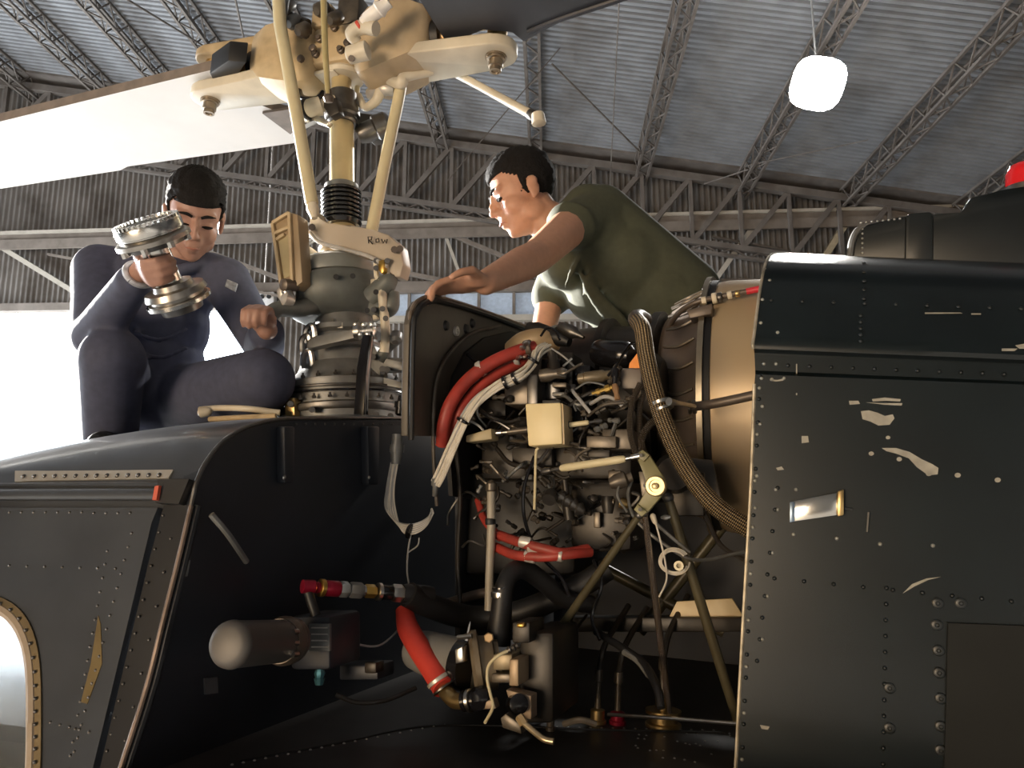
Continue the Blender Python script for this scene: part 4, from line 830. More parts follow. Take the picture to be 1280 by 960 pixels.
def ringpts(py, r, cx, n, a0=0, da=None):
    c = A(cx, py, 1.9); s = mpp(c); ax = (A(424, 45, 1.9) - A(428, 510, 1.9)).normalized(); x = ax.cross(Vector((0, 1, 0))).normalized(); y = ax.cross(x)
    return [(c + (x * cos(a0 + k * 2 * pi / n) + y * sin(a0 + k * 2 * pi / n)) * r * s, ax) for k in range(n)]
for py, r, n in ((510, 79.5, 26), (483, 73, 22), (438, 50, 14), (416, 46, 10)):
    for p, ax in ringpts(py, r, 431, n): mk('flange_nut', lathe(NB(), [(0, .006), (.006, .006), (.006, .003), (.013, .003), (.013, 0)], p, ax, 6), steel if n < 20 else dsteel, tm)
def rim(name, py, r, cx, a0, a1, rad, mat, V=1.9):
    c = A(cx, py, V); s = mpp(c); ax = (A(424, 45, 1.9) - A(428, 510, 1.9)).normalized(); x = ax.cross(Vector((0, 1, 0))).normalized(); y = ax.cross(x)
    return mk(name, tube(NB(), [c + (x * cos(a0 + (a1 - a0) * k / 14) + y * sin(a0 + (a1 - a0) * k / 14)) * r * s + ax * .01 * sin(k) * .3 for k in range(15)], rad, 8), mat, tm)
rim('oil_line', 494, 78, 431, 0, 2 * pi, .004, dsteel); rim('oil_line', 500, 79, 431, 0, 2 * pi, .003, blackg)
# pump lugs at the left, lever arm across, black strap
for x, y, r in ((383, 432, 9), (388, 420, 8), (385, 452, 8)):
    mk('lifting_lug', tube(NB(), [A(x - 6, y + 8, 1.78), A(x - 5, y - 8, 1.77), A(x + 3, y - 12, 1.77), A(x + 6, y + 6, 1.78)], .009, 8), steel, tm)
pprism('lever_arm', [(384, 425), (392, 420), (440, 412), (452, 412), (452, 422), (440, 423), (392, 434), (384, 436)], 1.72, .03, greyc, tm, .004)
pl2 = plathe('lever_pivot', (442, 415, 1.70), (470, 413, 1.72), [(0, 3), (.02, 9), (.25, 11), (.4, 7), (.55, 7), (.6, 9), (.9, 9), (1, 4)], steel, tm, 14)
for k in range(5): plathe('pivot_nut', (444 + k * 5, 406 + (k % 2) * 12, 1.69), (447 + k * 5, 406 + (k % 2) * 12, 1.71), [(0, 2), (.1, 4), (1, 4)], steel, tm, 6)
pprism('black_strap', [(453, 418), (463, 418), (457, 470), (455, 526), (441, 526), (446, 460)], 1.66, .02, blackg, tm, .003)
pprism('side_frame', [(460, 425), (468, 432), (474, 448), (508, 452), (508, 464), (474, 462), (474, 472), (508, 478), (508, 488), (470, 478), (460, 478)], 1.84, .04, greyc, tm, .003)
ptube('link_arm', [(474, 450, 1.84), (484, 435, 1.84), (496, 424, 1.84)], [8, 7, 7], greenc, tm, 12); ptube('torque_tube', [(474, 454, 1.86), (510, 456, 1.88)], 8, greyc, tm, 14, False)
for x, y in ((466, 446), (494, 422), (478, 461), (484, 462)): plathe('bolt', (x, y, 1.80), (x, y, 1.83), [(0, 0), (0, 4), (1, 4)], dsteel, tm, 8)
plathe('electrical_plug', (500, 520, 1.75), (503, 495, 1.75), [(0, 4), (.1, 7), (.4, 7), (.4, 9), (.7, 9), (.7, 6), (1, 5)], blackg, tm, 12)
pbox('data_plate', 414, 403, 428, 410, 1.80, .004, silverl, tm, 0); pbox('gold_lug', 356, 497, 368, 520, 1.70, .03, brass, tm, .003)
for x, y in ((363, 505), (390, 512), (470, 518), (488, 520)): plathe('bolt', (x, y, 1.69), (x, y, 1.71), [(0, 0), (0, 4), (1, 4)], dsteel, tm, 8)
# clamp strap lying on the cabin roof ahead of the transmission
rc = ptube('roof_clamp', [(250, 512, 1.62), (275, 510, 1.62), (310, 511, 1.62), (350, 516, 1.66)], 4, bone, heli, 10, label='bone coloured clamp strap lying beside the transmission base')
plathe('clamp_end', (248, 516, 1.60), (264, 514, 1.61), [(0, 3), (.2, 7), (.8, 6), (1, 3)], bone, rc, 10); ptube('clamp_strip', [(262, 524, 1.6), (300, 522, 1.6), (345, 520, 1.62)], 3.5, tan, rc, 8)
# swashplate
sw = ml('swashplate', [(402, 30), (400, 46), (392, 60), (384, 66), (372, 68), (362, 67), (356, 62), (354, 40), (354, 20)], 426, greenc, heli, label='grey-green swashplate ring around the mast', tilt=(-.05, 0, 0))
ml('swash_cap', [(356, 50), (354, 58), (346, 60), (338, 58), (332, 48), (328, 30), (322, 26)], 420, M('cap_grey', (.20, .21, .20), .4, .1, .12, 18), sw, tilt=(-.05, 0, 0))
ml('uniball_sleeve', [(335, 25), (318, 25), (316, 28), (311, 28), (309, 24), (290, 24)], 427, tan, sw, tilt=None)
ml('sleeve_ring', [(338, 29), (336, 31), (331, 31), (329, 29)], 428, bone, sw)
ptube('swash_arm', [(395, 380, 1.80), (372, 386, 1.74), (350, 386, 1.70), (338, 392, 1.68)], [14, 11, 10, 10], greenc, sw, 14)
ptube('swash_arm', [(468, 372, 1.82), (485, 352, 1.80), (488, 345, 1.80)], [16, 12, 8], greenc, sw, 14); ptube('swash_arm', [(470, 385, 1.83), (488, 385, 1.82), (492, 365, 1.82)], [14, 10, 8], greenc, sw, 14)
for x, y in ((441, 345), (459, 388), (420, 346), (470, 365)): plathe('bolt_hole', (x, y, 1.745), (x, y, 1.76), [(0, 0), (0, 3.5), (1, 3.5)], blackm, sw, 10)
plathe('spherical_bearing', (357, 366, 1.70), (364, 368, 1.74), [(0, 5), (.1, 12), (.6, 12), (1, 8)], steel, sw, 16); plathe('bearing_seal', (352, 372, 1.68), (366, 376, 1.71), [(0, 3), (.2, 9), (1, 7)], silverl, sw, 14)
# idler lever (tan, left)
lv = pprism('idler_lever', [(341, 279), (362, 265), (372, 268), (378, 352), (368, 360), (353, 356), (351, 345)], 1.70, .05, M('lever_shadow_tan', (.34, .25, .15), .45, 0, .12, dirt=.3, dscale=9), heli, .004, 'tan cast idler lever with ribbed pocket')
for a, b in (((341, 279), (362, 266)), ((342, 293), (362, 284)), ((341, 279), (352, 355)), ((362, 266), (366, 358)), ((346, 300), (356, 293))): mk('rib', bar(NB(), A(*a, 1.695), A(*b, 1.695), .010, .012, (0, 1, 0), .002), tan, lv)
mk('pocket', prism(NB(), [A(x, y, 1.698) for x, y in ((348, 300), (360, 293), (362, 345), (355, 348))], (0, .004, 0)), M('pocket_tan', (.44, .36, .2), .5), lv)
plathe('clevis', (352, 356, 1.67), (372, 357, 1.72), [(0, 4), (.1, 8), (.9, 8), (1, 5)], brown, lv, 12); plathe('clevis', (357, 362, 1.69), (362, 372, 1.7), [(0, 6), (1, 7)], steel, lv, 12)
ptube('control_link', [(371, 305, 1.76), (384, 312, 1.80), (398, 323, 1.84)], [4, 5, 6], bone, lv, 10); ptube('control_link', [(370, 292, 1.78), (384, 294, 1.80), (400, 300, 1.84)], 2.2, steel, lv, 8)
ptube('control_link', [(384, 305, 1.9), (400, 295, 1.88)], 3, greyc, lv, 8)
# yoke plate
yk = pprism('collective_yoke', [(387, 264), (394, 262), (399, 276), (408, 281), (440, 281), (466, 287), (485, 293), (500, 306), (504, 330), (500, 346), (490, 346), (482, 332), (462, 322), (436, 314), (410, 308), (394, 300), (386, 288)], 1.79, .05, M('yoke_tan_grey', (.40, .34, .27), .45, 0, .1, 16, .04, dirt=.25, dscale=8), heli, .006, 'bone coloured collective yoke plate with handwritten mark')
for st in ([(461, 301), (460, 293), (465, 293), (464, 297), (461, 297), (466, 302)], [(470, 296), (473, 295), (474, 299), (470, 300), (470, 296)], [(477, 296), (479, 301), (481, 297), (483, 301), (484, 296)]):
    mk('marker_writing', tube(NB(), [A(x, y + 3, 1.778) for x, y in st], .0017, 6, False), blackm, yk)
for x, y in ((390, 284), (493, 312), (500, 311)): plathe('bolt', (x, y, 1.77), (x, y, 1.80), [(0, 0), (0, 4.5), (1, 4.5)], brown, yk, 8)
ptube('yoke_edge', [(386, 290, 1.775), (400, 303, 1.775), (436, 313, 1.775), (462, 321, 1.775), (484, 333, 1.775)], 2.6, silverl, yk, 8)
pprism('gold_tab', [(473, 326), (480, 324), (480, 338), (477, 342), (473, 338)], 1.765, .02, golda, yk, .002)
# right-hand link with clevis
rl = ptube('scissors_link', [(477, 350, 1.79), (479, 380, 1.80), (482, 415, 1.81), (480, 440, 1.82)], [6, 6, 6, 6], bone, heli, 12, label='bone coloured link rod with forked clevis')
for dx in (-7, 6): ptube('fork', [(478 + dx * .5, 352, 1.79), (478 + dx, 345, 1.79), (477 + dx, 328, 1.79)], 3.4, bone, rl, 8)
for x, y in ((470, 326), (484, 326), (470, 335), (482, 398), (467, 387), (478, 386)): plathe('bolt', (x, y, 1.77), (x, y, 1.80), [(0, 0), (0, 3.6), (1, 3.6)], dsteel, rl, 8)
ptube('link_rod', [(467, 350, 1.82), (468, 372, 1.82), (470, 400, 1.82)], 4, bone, rl, 8)
plathe('rod_end', (494, 428, 1.80), (496, 416, 1.82), [(0, 4), (.2, 8), (.8, 8), (1, 5)], greyc, rl, 12)
# mast, boot, collars
ms = ml('rotor_mast', [(300, 16), (240, 15.6), (236, 15.6), (152, 15.4), (151, 13), (20, 12.6)], 428.5, M('mast_tan', (.50, .40, .22), .36, .15, .08, 12, .02, dirt=.15, dscale=9), heli, 36, label='tan painted rotor mast')
bt = [(284, 23)]
for k in range(8): y = 281 - k * 5.4; bt += [(y, 24.5), (y - 1.5, 25.2), (y - 3, 24.5), (y - 4, 20.5), (y - 5, 20.5)]
ml('rubber_boot', bt + [(236, 20), (233, 17)], 427, M('boot_rubber', (.012, .012, .012), .22, 0, .15), ms, 40)
ml('boot_clamp', [(240, 20), (238, 21), (233, 21), (231, 17)], 427, greyc, ms)
ml('splined_collar', [(156, 17), (154, 19), (149, 19), (147, 22), (141, 22), (139, 18), (118, 18), (116, 14)], 428, dsteel, ms, 32)
for k in range(28):
    p, ax = ringpts(151, 19, 427.5, 28)[k]; mk('spline_tooth', obox(NB(), p, ax * .006, ax.orthogonal().normalized() * .002, ax.cross(ax.orthogonal()).normalized() * .002), dsteel, ms)
dl = plathe('damper', (371, 139, 1.80), (420, 128, 1.86), [(0, 4), (.02, 9), (.12, 9.5), (.15, 11), (.6, 12), (.62, 8), (.75, 8), (.78, 11), (1, 9)], bone, ms, 20); pring('damper_band', (383, 136.5), (.97, -.22), 11.8, 4, blackm, dl, 1.81)
plathe('damper', (448, 170, 1.95), (488, 152, 1.98), [(0, 10), (.2, 13), (.5, 13), (.55, 16), (.9, 15), (1, 9)], dsteel, ms, 20)
pprism('damper_lever', [(372, 150), (390, 142), (404, 148), (412, 152), (408, 157), (392, 150), (376, 158)], 1.83, .02, steel, ms, .002); pprism('damper_lever', [(405, 120), (420, 122), (424, 140), (412, 146), (404, 134)], 1.80, .03, engm, ms, .003); pprism('damper_lever', [(444, 140), (480, 145), (478, 172), (462, 176), (446, 160)], 2.0, .04, engm, ms, .003)
ptube('curved_horn', [(448, 120, 1.95), (456, 134, 1.93), (470, 126, 1.92), (478, 110, 1.92), (490, 102, 1.94)], [5, 5, 6, 7, 6], bone, ms, 12); ptube('curved_horn', [(463, 118, 1.94), (480, 112, 1.92), (492, 112, 1.93)], 8, silverl, ms, 12); ptube('drive_rod', [(445, 142, 1.95), (446, 122, 1.95), (447, 105, 1.95)], 3.5, cream, ms, 8)
ptube('black_hose', [(372, 108, 1.85), (378, 122, 1.83), (395, 124, 1.82), (404, 116, 1.84)], 4, blackg, ms, 8)
# pitch links
for pts, r in (([(346, -40, 1.72), (350, 30, 1.72), (372, 150, 1.74), (390, 255, 1.76)], 8), ([(504, 92, 1.92), (497, 130, 1.92), (480, 210, 1.90), (464, 292, 1.88)], 7.5)):
    o = ptube('pitch_link', pts, r, cream, heli, 16, False, 'cream pitch link tube running beside the mast')
    x, y, V = pts[-1]; plathe('link_end', (x - .5, y - 4, V), (x + 3 if x < 430 else x - 3, y + 18, V), [(0, r * .8), (.2, r * .9), (.5, r), (1, r * .5)], bone, o, 12)
ptube('thin_control_rod', [(404, -30, 1.70), (406, 50, 1.71), (410, 118, 1.73)], [4.2, 4, 3.4], M('rod_olive_tan', (.42, .35, .17), .42, 0, .1), heli, 10)
plathe('rod_end', (410, 112, 1.73), (411, 128, 1.74), [(0, 4), (.4, 5), (.6, 7), (1, 5)], brown, heli, 12)
# hub and grips
dR = HRT @ ray(620, 70); dL = HRT @ ray(263, 125)
det = dR.y / 2 * -dL.z - dL.y / 2 * dR.z; tR = (-CL.y * -dL.z) / det; tL = (-dR.z * -CL.y) / det
RBt = CL + dR * tR; LBt = CL + dL * tL
HC = (RBt + LBt) / 2; dd = (RBt - LBt).normalized(); HB = (RBt - LBt).length / 2
mu_ = (A(424, 45, 1.9) - A(428, 510, 1.9)).normalized(); mu_ = (mu_ - dd * mu_.dot(dd)).normalized(); cc_ = mu_.cross(dd)   # chordwise, away from the camera or towards
if cc_.y < 0: cc_ = -cc_
def G(s, c, h, sg=1): return HC + dd * s * sg + cc_ * c * sg + mu_ * h
hub = mk('rotor_hub', obox(NB(), G(0, 0, .085), dd * .085, cc_ * .07, mu_ * .065, .02), tan, heli, 'tan rotor hub trunnion block')
mk('trunnion_cap', obox(NB(), G(-.06, -.02, .19), dd * .035, cc_ * .05, mu_ * .04, .012), tan, hub); mk('trunnion_cap', obox(NB(), G(.03, -.01, .2), dd * .04, cc_ * .05, mu_ * .05, .012), engl, hub)
mk('hub_washer', lathe(NB(), [(0, .035), (.0, .062), (.012, .066), (.022, .06)], G(0, 0, -.0), mu_, 28), bone, hub)
for s, c, h in ((-.05, -.085, .1), (.0, -.085, .13), (.03, -.085, .05), (-.06, -.085, .05), (-.02, -.085, .19)): mk('hub_bolt', lathe(NB(), [(0, .012), (.012, .012), (.014, .008), (.02, .008), (.02, 0)], G(s, c + .015, h), -cc_, 8), brown, hub)
mk('hub_plate', prism(NB(), [G(-.2, -.04, .0), G(0, -.06, -.005), G(0, .06, -.005), G(-.2, .04, .0)], mu_ * .012, .003), bone, hub)
for x, y in ((352, 10), (360, 30), (395, 14), (372, 40), (412, 26)): plathe('linkage_block', (x, y, 1.76), (x + 14, y - 6, 1.80), [(0, 5), (.2, 9), (.8, 9), (1, 5)], random.choice((tan, engl, greyc)), hub, 8)
ptube('linkage', [(352, 60, 1.74), (354, 20, 1.74), (360, -20, 1.76)], 5, greyc, hub, 10); ptube('linkage', [(330, -20, 1.8), (362, 20, 1.8), (385, 30, 1.8)], 6, engm, hub, 10); ptube('linkage', [(470, 2, 1.7), (490, -10, 1.7)], 6, dsteel, hub, 8)
def rr_section(bm, secs):                      # loft of rounded rectangles: (s, c0, w, h0, h1)
    rows = []
    for s, c0, w, h0, h1, sg in secs:
        row = []
        for k in range(20):
            a = 2 * pi * k / 20 + .157; c, q = cos(a), sin(a); z = (abs(c) ** 7 + abs(q) ** 7) ** (-1 / 7)
            row.append(bm.verts.new(G(s, c0 + w / 2 * c * z, (h0 + h1) / 2 + (h1 - h0) / 2 * q * z, sg)))
        rows.append(row)
    for a, b in zip(rows, rows[1:]):
        for k in range(20): bm.faces.new((a[k], a[(k + 1) % 20], b[(k + 1) % 20], b[k]))
    bm.faces.new(rows[0][::-1]); bm.faces.new(rows[-1])
def tang(bm, s0, s1, w0, r, h0, h1, sg):
    pts = [G(s0, -w0 / 2, h0, sg)] + [G(s1 + r * sin(a), -r * cos(a), h0, sg) for a in [pi * k / 12 for k in range(13)]] + [G(s0, w0 / 2, h0, sg)]
    prism(bm, pts, mu_ * (h1 - h0), .006)
for sg in (1, -1):
    bm = NB(); rr_section(bm, [(.075, 0, .14, -.02, .13, sg), (.09, 0, .17, -.042, .165, sg), (.12, 0, .19, -.05, .185, sg), (.18, 0, .20, -.038, .19, sg), (.25, 0, .19, -.015, .185, sg), (.30, 0, .16, .012, .165, sg), (.315, 0, .12, .03, .14, sg)])
    gp = mk('blade_grip', bm, tan if sg < 0 else M('grip_tan', (.50, .39, .25), .42, 0, .1, 12, .04, dirt=.25, dscale=7), heli, 'tan blade grip with paired tangs and a retention bolt', angle=50)
    bm = NB(); tang(bm, .14, HB, .18, .064, -.002, .034, sg); mk('lower_tang', bm, bone, gp, angle=50)
    bm = NB(); tang(bm, .16, HB, .13, .062, .135, .165, sg); mk('upper_tang', bm, tan, gp, angle=50)
    mk('retention_bolt', lathe(NB(), [(0, .032), (-.008, .032), (-.008, .028), (-.014, .028), (-.016, .022), (-.036, .022), (-.038, .018), (-.05, .018), (-.05, .012), (-.046, .011), (-.046, 0)], G(HB, 0, 0, sg), mu_, 20), M('bolt_bronze', (.30, .25, .19), .35, .8, .15), gp)
    mk('bolt_barrel', lathe(NB(), [(0, .03), (.14, .03)], G(HB, 0, .02, sg), mu_, 20), brass, gp)
    mk('spindle_seal', lathe(NB(), [(0, .05), (.0, .058), (.03, .058), (.03, .03)], G(.31, 0, .085, sg), dd * sg, 24), blackm, gp)
    mk('spindle', lathe(NB(), [(0, .034), (.09, .034)], G(.33, 0, .085, sg), dd * sg, 20), M('spindle_copper', (.55, .36, .18), .3, .7, .1), gp)
    for s, c, h in ((.06, -.086, .06), (.09, -.088, .11), (.10, -.088, .03)): mk('grip_bolt', lathe(NB(), [(0, .012), (.01, .012), (.012, .008), (.012, 0)], G(s, c * sg, h, sg) if sg > 0 else G(s, .088, h, sg), -cc_, 8), brown, gp)
# grip horn with rod end at the right, drag brace
gh = ptube('pitch_horn', [(470, 36, 1.72), (452, 34, 1.72), (440, 42, 1.72), (446, 52, 1.74)], [9, 9, 9, 7], bone, heli, 14); plathe('horn_rod', (452, 30, 1.71), (486, 2, 1.71), [(0, 4), (.05, 7), (.15, 7), (.2, 8.5), (.6, 9), (.65, 11), (.8, 8), (1, 8)], M('white_enamel', (.85, .83, .80), .35), gh, 16)
pring('red_ring', (449, 32), (.77, -.63), 6.2, 4, M('red_ring_paint', (.6, .08, .05), .5), gh, 1.71); plathe('horn_lug', (433, 70, 1.73), (462, 62, 1.74), [(0, 5), (.1, 11), (.9, 12), (1, 6)], bone, gh, 14); plathe('horn_lug_hole', (439, 73, 1.715), (441, 73, 1.73), [(0, 0), (0, 4), (1, 4)], brown, gh, 8)
db = ptube('drag_brace', [(540, 76, 2.05), (600, 108, 2.0), (662, 142, 1.95)], [5.5, 5, 5.5], bone, heli, 12, label='bone coloured drag brace rod ending in a rod end')
plathe('rod_end', (660, 141, 1.95), (672, 147, 1.95), [(0, 5), (.2, 7), (.8, 8), (1, 6)], dsteel, db, 12); plathe('rod_eye', (672, 141, 1.94), (674, 156, 1.94), [(0, 4), (.1, 8), (.9, 9), (1, 5)], bone, db, 14)
ptube('brace_bracket', [(472, 92, 1.9), (500, 104, 1.9), (506, 96, 1.9), (540, 90, 1.95)], [6, 8, 7, 5], bone, db, 12)
# blades
def blade(nm, outline, mats, par, label, sg, hb, ht):
    lo = []; n = len(outline); bm = NB()
    a = [bm.verts.new(G(s, c, hb, sg)) for s, c in outline]; b = [bm.verts.new(G(s, c, ht - (0.03 if c * 1 > .2 else 0), sg)) for s, c in outline]
    f = bm.faces.new(a); f.material_index = 0; f = bm.faces.new(b[::-1]); f.material_index = 0
    for i in range(n):
        q = bm.faces.new((a[i], b[i], b[(i + 1) % n], a[(i + 1) % n])); q.material_index = 1
    return mk(nm, bm, mats, par, label, angle=20)
def sc_of(px, py, h):                           # pixel on the plane of the rotor -> (s, c) for the left blade
    d = HRT @ ray(px, py); t = (HC + mu_ * h - CL).dot(mu_) / d.dot(mu_); q = CL + d * t - HC; return (-q.dot(dd), -q.dot(cc_))
op = [(-420, 255), (0, 152), (180, 108), (262, 88), (292, 82), (296, 104), (318, 128), (372, 150), (374, 178), (160, 208), (150, 213), (0, 236), (-420, 300)]
ol = [sc_of(x, y, .05) for x, y in op]
bl = blade('rotor_blade', ol, [bladew, bladeb], heli, 'rotor blade with its daylight glare painted in as white', -1, .05, .085)
mk('root_cuff', prism(NB(), [G(*sc_of(x, y, .03), .03, -1) for x, y in ((262, 92), (285, 76), (308, 78), (296, 96), (285, 102), (268, 104))], mu_ * .07, .004), blackm, bl)
mk('root_plate', prism(NB(), [G(*sc_of(x, y, .04), .04, -1) for x, y in ((328, 142), (365, 136), (372, 160), (363, 168))], mu_ * .01), bladeb, bl)
ox = [(520, -8), (556, 50), (580, 47), (604, 37), (640, 40), (655, 52), (676, 40), (700, 28), (792, -2), (1000, -80), (1000, -420), (560, -420), (470, -90)]
def sc_r(px, py, h): s, c = sc_of(px, py, h); return (-s, -c)
orr = [sc_r(x, y, .05) for x, y in ox[:9]]; cf_ = orr[-1][1]; s0_ = orr[0][0]
orr += [(4.2, cf_), (4.2, cf_ - .46), (s0_ + .12, cf_ - .46), (s0_ - .02, cf_ - .40)]
br = blade('rotor_blade', orr, [bladed, bladed], heli, 'dark rotor blade overhead reaching past the grip', 1, .05, .10)
mk('blade_rib', tube(NB(), [G(*sc_r(x, y, .046), .046) for x, y in ((660, 40), (700, 24), (790, -6))], .008, 8), bladed, br)

# ------------------------------------------------------------------ people
def remesh(o, vox, it=3):
    m = o.modifiers.new('r', 'REMESH'); m.mode = 'VOXEL'; m.voxel_size = vox; m.use_smooth_shade = True
    if it: s = o.modifiers.new('s', 'SMOOTH'); s.factor = .5; s.iterations = it
    dg = bpy.context.evaluated_depsgraph_get(); me = bpy.data.meshes.new_from_object(o.evaluated_get(dg)); o.modifiers.clear(); mt = o.data.materials[:]
    o.data = me; me.materials.clear()
    for k in mt: me.materials.append(k)
    for p in me.polygons: p.use_smooth = True; p.material_index = 0
    return o
def cap(bm, a, b, ra, rb, seg=14):
    a = Vector(a); b = Vector(b); tube(bm, [a, b], [ra, rb], seg, False); ball(bm, a, ra, seg); ball(bm, b, rb, seg)
def chain(bm, pts, rs, seg=14):
    for i in range(len(pts) - 1): cap(bm, pts[i], pts[i + 1], rs[i], rs[i + 1], seg)
def frame(o, f, up=(0, 0, 1)):
    f = Vector(f).normalized(); l = Vector(up).cross(f).normalized(); u = f.cross(l)
    return Matrix.Translation(Vector(o)) @ Matrix((f, l, u)).transposed().to_4x4()
def hand(bm, wr, d, n, thumb, curl=(.5, .6, .4), k=1.0, tc=.5, fold=False):
    d = Vector(d).normalized(); n = Vector(n); n = (n - d * n.dot(d)).normalized(); s = Vector(thumb); s = (s - d * s.dot(d) - n * s.dot(n)).normalized(); wr = Vector(wr)
    R = Matrix((d, s, n)).transposed().to_4x4()
    ball(bm, wr + d * .05 * k, (.052 * k, .040 * k, .017 * k), 14, R); ball(bm, wr + d * .075 * k, (.024 * k, .042 * k, .015 * k), 14, R); ball(bm, wr + d * .03 * k + s * .022 * k + n * .006, (.034 * k, .018 * k, .016 * k), 12, R)
    for i, (lf, off) in enumerate(((.92, .030), (1.0, .0105), (.94, -.0095), (.76, -.029))):
        p = wr + d * (.090 - abs(off) * .15) * k + s * off * k; a = 0; rad = .0098 * k
        for j, (L, c) in enumerate(zip((.044, .027, .022), curl)):
            a += c; q = p + (d * cos(a) + n * sin(a)) * L * lf * k; cap(bm, p, q, rad, rad * .92, 10); p = q; rad *= .92
    p = wr + d * .028 * k + s * .032 * k; dr = (d * .6 + s * .75).normalized(); dr = (d * .85 + s * .35 + n * .35).normalized() if fold else dr; q = p + dr * .040 * k; cap(bm, p, q, .014 * k, .011 * k, 10)
    dr = ((d * .35 - s * .6 + n * .75) if fold else (d * .85 + s * .25 + n * tc)).normalized(); r_ = q + dr * .034 * k; cap(bm, q, r_, .011 * k, .0095 * k, 10); dr = ((-s * .9 + n * .3) if fold else (d * .9 + n * (tc + .2))).normalized(); cap(bm, r_, r_ + dr * .024 * k, .0095 * k, .008 * k, 10)
def head(bm, Mh):
    def B(c, r, rot=None): 
        m = Mh.to_3x3().to_4x4()
        if rot: m = m @ Matrix.Rotation(rot[0], 4, rot[1])
        ball(bm, Mh @ Vector(c), r, 20, m)
    B((-.008, 0, .045), (.098, .076, .088)); B((.02, 0, .02), (.075, .070, .08)); B((.035, 0, -.045), (.058, .056, .078)); B((.058, 0, -.098), (.030, .030, .024)); B((.072, 0, -.104), (.018, .020, .017))
    for s in (-1, 1):
        B((.045, s * .038, -.035), (.042, .028, .035)); B((.005, s * .048, -.07), (.04, .018, .03)); B((.078, s * .030, .026), (.016, .030, .011)); B((.082, s * .008, .018), (.012, .012, .02))
        B((-.012, s * .078, -.012), (.021, .008, .032), (s * .25, 'Z')); B((-.014, s * .083, .006), (.018, .007, .016)); B((-.006, s * .078, -.036), (.011, .008, .012))
        B((.0755, s * .031, -.001), (.013, .017, .0125))
        B((.098, s * .011, -.036), (.012, .009, .009))
    B((.097, 0, .004), (.012, .0085, .025)); B((.107, 0, -.016), (.012, .0085, .018), (.25, 'Y')); B((.113, 0, -.030), (.013, .0115, .0115))
    B((.088, 0, -.055), (.014, .026, .018)); B((.094, 0, -.064), (.0115, .022, .0065)); B((.091, 0, -.077), (.0115, .019, .0075)); B((.075, 0, -.088), (.016, .022, .012))
    cap(bm, Mh @ Vector((-.02, 0, -.05)), Mh @ Vector((-.035, 0, -.13)), .056, .056, 18)
def hair(nm, Mh, mat, par, front=.068, side=-.03):
    bm = NB(); m = Mh @ Matrix.Translation((-.010, 0, .047)) @ Matrix.Diagonal((.106, .083, .095, 1)); bmesh.ops.create_uvsphere(bm, u_segments=64, v_segments=40, radius=1, matrix=m); Mi = Mh.inverted(); kill = []
    for f in bm.faces:
        p = Mi @ f.calc_center_median(); y = abs(p.y)
        line = front - .0 * y if p.x > .06 else (.068 - (.06 - p.x) * .9 if p.x > .02 else (-.018 if p.x > -.002 else (-.018 if p.x < -.03 else .018)))
        if p.x < -.03: line = -.05
        if p.z < line: kill.append(f)
    bmesh.ops.delete(bm, geom=kill, context='FACES')
    for v in bm.verts:
        p = Mi @ v.co; h = (sin(p.x * 380 + p.y * 90) * sin(p.y * 340 + p.z * 60) + sin(p.z * 300 + p.x * 200) * .6) * .0026; v.co += (v.co - Mh @ Vector((-.01, 0, .04))).normalized() * (h + (.006 if p.z > .08 else 0))
    bmesh.ops.solidify(bm, geom=bm.faces[:], thickness=.012)
    return mk(nm, bm, mat, par, angle=180)
def face_parts(Mh, par, hairm, lid):
    for s in (-1, 1):
        mk('eyebrow', tube(NB(), [Mh @ Vector(p) for p in ((.0985, s * .012, .0245), (.0965, s * .028, .0305), (.083, s * .052, .027))], [.0040, .0052, .0026], 8), hairm, par)
        mk('eye', ball(NB(), Mh @ Vector((.0828, s * .0325, -.005)), (.0085, .0135, .0052), 14, Mh.to_3x3().to_4x4()), M('eye_dark', (.02, .015, .012), .7, spec=.1), par)
        mk('eyelid', tube(NB(), [Mh @ Vector(p) for p in ((.0885, s * .018, -.004), (.0920, s * .030, -.0005), (.0835, s * .0475, -.004))], .0021, 6), hairm, par)
    mk('lips', tube(NB(), [Mh @ Vector(p) for p in ((.094, -.021, -.071), (.1035, -.008, -.0685), (.1045, 0, -.070), (.1035, .008, -.0685), (.094, .021, -.071))], [.001, .0032, .0034, .0032, .001], 8), M('lip_skin', (.38, .16, .12), .5), par)
skinm = M('warm_skin', (.50, .27, .18), .5, 0, .06, 60, .02); skinm.node_tree.nodes['Principled BSDF'].inputs['Subsurface Weight'].default_value = .12; skinm.node_tree.nodes['Principled BSDF'].inputs['Subsurface Radius'].default_value = (.02, .008, .004)
skin2 = M('tan_skin', (.36, .20, .15), .5, 0, .06, 60, .02); lidm = M('eyelid_skin', (.34, .17, .12), .5)
hairm = M('black_hair', (.010, .009, .009), .85, 0, .3, 160, .6, spec=.2)
shirtm = M('olive_tshirt_cloth', (.060, .066, .042), .85, 0, .1, 60, .12); navyc = M('navy_coverall_cloth', (.055, .062, .105), .8, 0, .15, 40, .12); trou = M('dark_trouser_cloth', (.03, .03, .032), .85); bootm = M('black_boot', (.012, .012, .012), .4)
def person(nm, loc, label):
    o = bpy.data.objects.new(nm, None); COL.objects.link(o); tag(o, label, 'person'); return o
